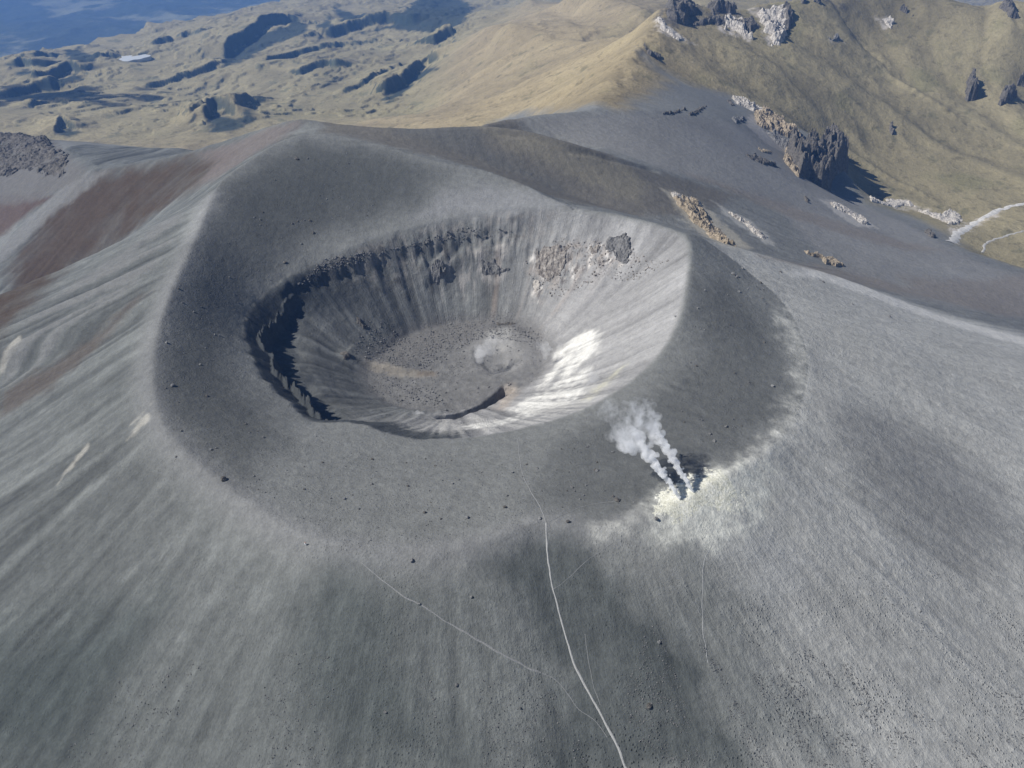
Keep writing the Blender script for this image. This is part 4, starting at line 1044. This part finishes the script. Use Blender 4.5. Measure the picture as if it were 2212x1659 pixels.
# boulders
rnd = random.Random(5); rsb = np.random.RandomState(12)
import bmesh
def rock_mesh(seed, sub=2):
    bm = bmesh.new(); bmesh.ops.create_icosphere(bm, subdivisions=sub, radius=1.0)
    rs = np.random.RandomState(seed); pl = rs.randn(9, 3); pl /= np.linalg.norm(pl, axis=1)[:, None]; off = .55 + .3 * rs.rand(9)
    sx = .8 + .5 * rs.rand(3)
    for v in bm.verts:
        p = np.array(v.co)
        for n_, o_ in zip(pl, off):
            q = p @ n_
            if q > o_: p = p - n_ * (q - o_)
        p *= sx * np.array([1, 1, .8]); v.co = p
    me = bpy.data.meshes.new('boulder'); bm.to_mesh(me); bm.free()
    return me
BMAT = [R_GREY, R_DARK, rock_mat('light_boulder', (.27, .27, .265), (.38, .375, .36), (.12, .12, .118), .8)]
BM = []
for i in range(9):
    me = rock_mesh(900 + i); me.materials.append(BMAT[i % 3]); BM.append(me)
def boulder(p, r, label, group=None, mesh=None):
    o = bpy.data.objects.new('boulder', mesh or rnd.choice(BM))
    o.location = (p[0], p[1], p[2] + r * .30); o.scale = (r * rnd.uniform(.85, 1.2), r * rnd.uniform(.8, 1.1), r * rnd.uniform(.8, 1.15))
    o.rotation_euler = (rnd.uniform(-.4, .4), rnd.uniform(-.4, .4), rnd.uniform(0, 6.28))
    link(o, label=label, category='boulder')
    if group: o['group'] = group
NAMED = [(483,1037,1.25,'largest grey boulder on the left part of the outer crater crest'),
 (1333,1081,1.25,'large grey boulder in the ash left of the yellow sulphur crust'),
 (1569,922,1.0,'big dark boulder right of the steam shadows inside the outer crater'),
 (1543,953,.95,'dark boulder right of the steam shadows, lower one of the pair'),
 (1533,938,.75,'small boulder at the left of the pair near the steam shadows'),
 (1669,834,.9,'dark boulder near the pale crust on the right of the outer crater'),
 (1268,966,.85,'dark boulder left of the top of the two steam plumes'),
 (1418,1121,.85,'dark boulder on pale ground just left of the lowest sulphur crust'),
 (1106,1021,.85,'boulder just left of the upper footpath inside the outer crater'),
 (1160,1012,.75,'flat boulder just right of the upper footpath inside the outer crater'),
 (1166,1120,.9,'dark boulder touching the bend where the footpath crosses the crest'),
 (1010,1119,.85,'dark boulder near the front crest, halfway from the person to the footpath'),
 (1402,1527,1.15,'pale topped boulder right of the footpath on the dark front slope'),
 (1018,1290,.75,'pale boulder on the front slope above the slanting track'),
 (905,1305,.8,'boulder sitting on the slanting track on the front slope'),
 (832,1539,.65,'pale boulder low on the front slope in the dark ash'),
 (986,1481,.65,'dark boulder below the slanting track on the front slope'),
 (1124,1530,.6,'whitish boulder between the slanting track and the footpath'),
 (1424,1388,.85,'dark boulder on the slope right of the footpath, halfway down'),
 (890,1212,.95,'dark boulder just below the front crest at the middle of the photo'),
 (1583,592,1.25,'largest boulder behind the sharp right crater rim near the ridge'),
 (1604,580,1.0,'boulder just above the largest one near the right ridge'),
 (642,344,1.5,'dark boulder below the summit of the rear crest'),
 (374,834,1.0,'dark boulder on the ash beside the left outer crest, lower of two'),
 (360,741,.9,'dark boulder on the ash beside the left outer crest, upper of two'),
 (615,567,1.0,'pale boulder just outside the back left rim of the crater pit'),
 (677,504,1.1,'pale boulder on dark ash above the back left rim of the crater pit')]
for u, v, r, lb in NAMED:
    boulder(rlf([(u, v)])[0], r, lb)
MORE = [(1324,977,.6),(1341,975,.65),(1288,1017,.65),(1324,1073,.55),(1236,1053,.65),(1252,1079,.5),(1227,1127,.7),(977,1045,.75),(803,1046,.55),(657,1057,.5),(744,1078,.8),(881,1050,.5),
 (1091,1096,.8),(917,1107,.7),(1286,1016,.6),(386,624,.6),(394,654,.7),(419,674,.55),(473,725,.6),(447,856,.6),(392,931,.65),(455,972,.65),(380,987,.5),
 (1644,612,.85),(1687,588,.85),(1779,610,.85),(1841,657,.8),(1921,684,.8),(1597,631,.8),(1507,666,.6),(1459,684,.8),(670,477,.9),(651,527,.7)]
G_IN = 'small boulders scattered on the ash inside the outer crater'
REG = {'front': ('small boulders scattered on the ash in front of the crater pit', 'small grey boulder on smooth ash between the crater pit and the front crest'),
       'left': ('small boulders scattered on the dark ash left of and behind the pit', 'small grey boulder on the darker ash slope left of or behind the crater pit'),
       'right': ('small boulders scattered on the ash right of the pit', 'small grey boulder on the ash slope right of the sharp crater rim')}
def region(p):
    if p[0] > 95: return REG['right']
    return REG['front'] if p[1] < 355 and p[0] > -150 else REG['left']
P_ = rlf([(u, v) for u, v, r in MORE])
for p, (u, v, r) in zip(P_, MORE): boulder(p, r * 1.1, region(p)[1], region(p)[0])
def scatter(poly, n, world=False):
    P = rlf(poly); out = []
    while len(out) < n:
        x = rsb.uniform(P[:, 0].min(), P[:, 0].max(), n * 3); y = rsb.uniform(P[:, 1].min(), P[:, 1].max(), n * 3)
        k = sdist(x, y, P) > 0
        out += list(zip(x[k], y[k]))
    o = np.array(out[:n]); return np.stack([o[:, 0], o[:, 1], HG(o[:, 0], o[:, 1])], 1)
front_poly = [(400,960),(520,860),(640,930),(780,950),(900,975),(1100,960),(1300,890),(1400,900),(1600,800),(1660,850),(1560,990),(1420,1080),(1180,1110),(1000,1175),(720,1165),(550,1080),(440,1000)]
left_poly = [(380,940),(345,800),(400,620),(480,420),(620,340),(760,330),(850,400),(760,510),(560,600),(500,700),(510,800),(600,880),(520,900)]
right_poly = [(1510,540),(1620,600),(1700,620),(1680,720),(1600,780),(1480,820),(1500,700)]
for poly, n, r0 in ((front_poly, 86, .30), (left_poly, 50, .36), (right_poly, 18, .45)):
    for p in scatter(poly, n): boulder(p, r0 * (1 + 1.1 * rnd.random() ** 3), region(p)[1], region(p)[0])

def pebbles(name, pts, sizes, mat):
    V0 = np.array([(0, 0, -.8), (.72, -.53, -.36), (-.28, -.85, -.36), (-.89, 0, -.36), (-.28, .85, -.36), (.72, .53, -.36), (.28, -.85, .4), (-.72, -.53, .4), (-.72, .53, .4), (.28, .85, .4), (.89, 0, .4), (0, 0, .85)])
    F0_ = np.array([(0,1,2),(1,0,5),(0,2,3),(0,3,4),(0,4,5),(1,5,10),(2,1,6),(3,2,7),(4,3,8),(5,4,9),(1,10,6),(2,6,7),(3,7,8),(4,8,9),(5,9,10),(6,10,11),(7,6,11),(8,7,11),(9,8,11),(10,9,11)])
    n = len(pts); a = rsb.uniform(0, 6.28, n); sc = sizes[:, None] * rsb.uniform(.6, 1.2, (n, 3))
    V = V0[None] * (1 + .28 * rsb.randn(n, 12, 1)) * sc[:, None]
    c, s_ = np.cos(a)[:, None], np.sin(a)[:, None]
    V = np.stack([V[..., 0] * c - V[..., 1] * s_, V[..., 0] * s_ + V[..., 1] * c, V[..., 2]], -1) + pts[:, None]
    V[..., 2] += sizes[:, None] * .25
    F = (F0_[None] + 12 * np.arange(n)[:, None, None]).reshape(-1, 3)
    org = np.array([pts[:, 0].mean(), pts[:, 1].mean(), pts[:, 2].min()])
    o = bpy.data.objects.new(name, mesh_from(name, V.reshape(-1, 3) - org, F, mat, False)); o.location = org
    link(o, kind='stuff')
Pp = np.concatenate([scatter(front_poly, 2600), scatter(left_poly, 1500), scatter(right_poly, 500)])
pebbles('stones', Pp, .10 + .16 * rsb.rand(len(Pp)) ** 2 + .0, R_GREY)
Q = [scatter([(1400,1350),(1700,1400),(1900,1450),(2212,1500),(2260,1700),(1500,1700),(1330,1560)], 9000), scatter([(150,1500),(500,1400),(900,1450),(1200,1500),(1340,1700),(0,1700)], 3500), scatter([(1750,1250),(2212,1200),(2212,1500),(1700,1450)], 1500)]
Q = np.concatenate(Q); Q = Q[fbm(Q[:, 0], Q[:, 1], 9, 3, .7, seed=701) + .5 * np.where(G0.inside(Q[:, 0], Q[:, 1], 3), G0.sample(Q[:, 0], Q[:, 1], LZ2), 0) > .12]
pebbles('scree', Q, .13 + .22 * rsb.rand(len(Q)) ** 3, R_GREY)
fl1 = [(860,770),(900,730),(960,700),(1050,690),(1140,700),(1180,735),(1120,738),(1040,730),(980,760),(930,790),(880,795),(840,790)]
fl2 = [(820,815),(900,815),(950,850),(950,880),(860,870),(800,840)]
fl3 = [(780,690),(860,700),(900,740),(850,790),(760,760)]
Q = np.concatenate([scatter(fl1, 1900), scatter(fl2, 450), scatter(fl3, 700), scatter([(830,720),(1150,700),(1180,800),(1080,880),(900,880),(800,800)], 500)])
pebbles('rubble', Q, .16 + .55 * rsb.rand(len(Q)) ** 4, R_GREY)
Q = scatter([(700,560),(1000,490),(1110,500),(1000,520),(840,540),(700,590),(640,620)], 500)
pebbles('fallen_rocks', Q, .25 + .7 * rsb.rand(len(Q)) ** 3, R_GREY)
Q = scatter([(1130,560),(1200,510),(1330,520),(1450,560),(1400,600),(1300,600),(1200,650),(1150,620)], 700)
pebbles('fallen_rocks', Q, .2 + .6 * rsb.rand(len(Q)) ** 3, R_PINK)

# ------------------------------------------------------------------ steam
def steam(name, pts, radii, label, dens0, dens1, length, seed, n_=4, vox=.35, cat='steam plume', spread=.6):
    zk = 1.35 if 'plume' in name else 1
    P = np.array([[*bp(u, v, z * zk), z * zk] for u, v, z in pts], float)
    seg = np.linalg.norm(np.diff(P, axis=0), axis=1); cum = np.concatenate([[0], np.cumsum(seg)])
    bm = bmesh.new(); rs = np.random.RandomState(seed)
    s_ = 0.
    org = P[0].copy()
    while s_ < cum[-1]:
        p = np.array([np.interp(s_, cum, P[:, k]) for k in range(3)]); r = .88 * np.interp(s_, cum, radii)
        for _ in range(n_):
            q = p + rs.randn(3) * r * spread * np.array([1, 1, .8]); rr = r * rs.uniform(.38, .72)
            M = mathutils.Matrix.Translation(q - org) @ mathutils.Matrix.Scale(rr, 4)
            bmesh.ops.create_icosphere(bm, subdivisions=2, radius=1.0, matrix=M)
        s_ += r * .42
    me = bpy.data.meshes.new(name); bm.to_mesh(me); bm.free()
    tmp = bpy.data.objects.new('tmp', me); COL.objects.link(tmp)
    md = tmp.modifiers.new('r', 'REMESH'); md.mode = 'VOXEL'; md.voxel_size = vox
    dg = bpy.context.evaluated_depsgraph_get(); me2 = bpy.data.meshes.new_from_object(tmp.evaluated_get(dg))
    bpy.data.objects.remove(tmp); bpy.data.meshes.remove(me)
    co = np.zeros(len(me2.vertices) * 3); me2.vertices.foreach_get('co', co); co = co.reshape(-1, 3)
    dist = np.linalg.norm(co, axis=1); amp = np.interp(dist, [0, 6, length], [.12, .4, 1.1])
    for k in range(3):
        co[:, k] += amp * (fbm(co[:, 0] + co[:, 2] * .7 + 37 * k, co[:, 1] - co[:, 2] * .6, 2.2, 3, .6, seed=seed + k))
    me2.vertices.foreach_set('co', co.ravel()); me2.update()
    m = bpy.data.materials.new(name); m.use_nodes = True; nt = m.node_tree
    nt.nodes.remove(nt.nodes['Principled BSDF'])
    tc = N(nt, 'ShaderNodeTexCoord').outputs['Object']
    ln = N(nt, 'ShaderNodeVectorMath', operation='LENGTH'); nt.links.new(tc, ln.inputs[0])
    d = ln.outputs['Value']
    n1_ = noise_(nt, tc, .42, 5, .65)
    base = ramp(nt, d, 2, length, 0, 1)
    e = math_(nt, 'POWER', math_(nt, 'SUBTRACT', 1, base), 2.0)
    dn = math_(nt, 'ADD', math_(nt, 'MULTIPLY', e, dens0 - dens1), dens1)
    thr_lo = math_(nt, 'ADD', math_(nt, 'MULTIPLY', base, .33), .14)
    w = math_(nt, 'MULTIPLY', math_(nt, 'SUBTRACT', n1_, thr_lo), ramp(nt, base, 0, 1, 6, 3.2), True)
    dd_ = math_(nt, 'MULTIPLY', dn, w)
    pv = N(nt, 'ShaderNodeVolumePrincipled', Anisotropy=.0); pv.inputs['Color'].default_value = (.985, .988, .995, 1)
    nt.links.new(dd_, pv.inputs['Density']); nt.links.new(pv.outputs[0], nt.nodes['Material Output'].inputs['Volume'])
    me2.materials.clear(); me2.materials.append(m)
    o = bpy.data.objects.new(name, me2); o.location = org
    link(o, label=label, category=cat)
    return o
steam('steam_plume', [(1469,1078,.5),(1458,1060,3),(1440,1035,6),(1420,1008,8.5),(1400,985,10.5),(1382,962,12),(1362,938,13.5),(1345,915,15),(1328,888,17)], [.45,.8,1.2,1.7,2.4,3.4,5.2,7.4,9],
      'left white steam plume rising from the sulphur crust and drifting over the crater', 2.0, .12, 44, 31)
steam('steam_plume', [(1498,1063,.5),(1487,1046,3),(1470,1018,6),(1453,992,9),(1435,965,11.5),(1420,942,13),(1405,918,14.5),(1390,895,16),(1372,868,17.5)], [.45,.8,1.2,1.7,2.2,2.9,3.8,5.0,6.4],
      'right white steam plume rising from the sulphur crust beside its twin', 2.0, .11, 44, 47)
steam('steam_puff', [(912,905,-48),(905,896,-45),(895,889,-43)], [2.2,2.6,2.0], 'small white steam puff at the front edge of the crater floor', .3, .12, 9, 61, 4, .4)
steam('steam_wisp', [(1040,770,-44),(1060,745,-40),(1085,725,-36)], [4.5,6,5], 'faint steam veil over the round hollow on the crater floor', 0.11, .06, 16, 71, 3, .6)
steam('steam_wisp', [(1190,760,-38),(1165,745,-34),(1150,735,-32)], [3,3.5,3], 'faint steam veil beside the bright salt streak on the crater floor', .11, .06, 12, 81, 3, .6)
steam('steam_wisp', [(1280,835,-25),(1282,818,-20),(1275,800,-16)], [3,3.5,3], 'faint steam veil at the tip of the lower salt streak on the right wall', .10, .05, 12, 91, 3, .6)

# ------------------------------------------------------------------ the person on the crest
def skin(name, joints, edges, mat, parent=None, sub=1):
    me = bpy.data.meshes.new(name)
    me.from_pydata([j[:3] for j in joints], edges, [])
    t = bpy.data.objects.new('tmp', me); COL.objects.link(t)
    md = t.modifiers.new('s', 'SKIN'); ms = t.modifiers.new('u', 'SUBSURF'); ms.levels = sub; ms.render_levels = sub
    sv_ = me.skin_vertices[0].data
    for v, j in zip(sv_, joints): v.radius = (j[3], j[3] if len(j) < 5 else j[4])
    sv_[0].use_root = True
    m2 = bpy.data.meshes.new_from_object(t.evaluated_get(bpy.context.evaluated_depsgraph_get()))
    bpy.data.objects.remove(t); bpy.data.meshes.remove(me)
    m2.materials.clear(); m2.materials.append(mat)
    for p in m2.polygons: p.use_smooth = True
    o = bpy.data.objects.new(name, m2)
    return link(o, parent)
def person():
    p = rlf([(660, 1178)])[0]
    root = bpy.data.objects.new('person', None); root.location = p; root.rotation_euler = (0, 0, -.5); root.scale = (1.1, 1.1, 1.1)
    link(root, label='person in white trousers and pale pink top standing legs apart on the front left crest', category='person')
    sk = simple_mat('skin', (.45, .28, .20), .6, .05); wh = simple_mat('white_cloth', (.82, .82, .80), .9, .05); pk = simple_mat('pink_cloth', (.62, .42, .38), .9, .05); hr = simple_mat('hair', (.02, .018, .016), .8, .1)
    J = [(0,0,.98,.13,.10),(0,0,1.18,.13,.10),(0,.02,1.42,.15,.10),(0,.02,1.53,.055),(0,.03,1.62,.085,.095),(0,.03,1.74,.08,.09),
         (.11,0,.92,.085),(.22,.03,.50,.06),(.34,-.02,.08,.045),(.34,.14,.03,.035),(-.11,0,.92,.085),(-.24,-.02,.50,.06),(-.36,.02,.08,.045),(-.36,.18,.03,.035),
         (.20,.02,1.42,.06),(.32,.05,1.16,.042),(.30,.22,.98,.032),(.30,.29,.94,.028),(-.20,.02,1.42,.06),(-.32,.04,1.16,.042),(-.36,.16,.95,.032),(-.37,.21,.89,.028)]
    E_ = [(0,1),(1,2),(2,3),(3,4),(4,5),(0,6),(6,7),(7,8),(8,9),(0,10),(10,11),(11,12),(12,13),(2,14),(14,15),(15,16),(16,17),(2,18),(18,19),(19,20),(20,21)]
    skin('body', J, E_, sk, root)
    skin('trousers', [(0,0,1.0,.15,.12),(.13,0,.86,.17),(.24,.03,.50,.17),(.36,-.02,.12,.15),(-.13,0,.86,.17),(-.26,-.02,.50,.17),(-.38,.02,.12,.15)], [(0,1),(1,2),(2,3),(0,4),(4,5),(5,6)], wh, root)
    skin('shirt', [(0,0,1.0,.15,.12),(0,0,1.2,.15,.12),(0,.02,1.43,.165,.12),(.21,.02,1.42,.075),(.29,.04,1.24,.06),(-.21,.02,1.42,.075),(-.29,.04,1.24,.06)], [(0,1),(1,2),(2,3),(3,4),(2,5),(5,6)], pk, root)
    skin('hair', [(0,-.01,1.74,.105,.11),(0,-.045,1.66,.09,.08)], [(0,1)], hr, root)
person()

def cloud():
    g = rlf([(90, 208)])[0]
    c = g + np.array([*(SUN_DIR * math.cos(SUN_EL)), math.sin(SUN_EL)]) * 1180
    bm = bmesh.new(); rs = np.random.RandomState(3)
    for k in range(60):
        q = rs.randn(3) * np.array([130, 70, 14]); r = rs.uniform(26, 52) * (1 - .3 * min(1, abs(q[0]) / 260))
        bmesh.ops.create_icosphere(bm, subdivisions=2, radius=1.0, matrix=mathutils.Matrix.Translation(q) @ mathutils.Matrix.Scale(r, 4))
    me = bpy.data.meshes.new('c'); bm.to_mesh(me); bm.free()
    t = bpy.data.objects.new('tmp', me); COL.objects.link(t); md = t.modifiers.new('r', 'REMESH'); md.mode = 'VOXEL'; md.voxel_size = 8
    m2 = bpy.data.meshes.new_from_object(t.evaluated_get(bpy.context.evaluated_depsgraph_get())); bpy.data.objects.remove(t)
    m = bpy.data.materials.new('cloud'); m.use_nodes = True; nt = m.node_tree; nt.nodes.remove(nt.nodes['Principled BSDF'])
    pv = N(nt, 'ShaderNodeVolumePrincipled', Density=.035); pv.inputs['Color'].default_value = (.99, .99, .99, 1)
    nt.links.new(pv.outputs[0], nt.nodes['Material Output'].inputs['Volume'])
    m2.materials.clear(); m2.materials.append(m)
    o = bpy.data.objects.new('cloud', m2); o.location = c
    link(o, label='small white cloud drifting above the plain, outside the photo', category='cloud')
cloud()
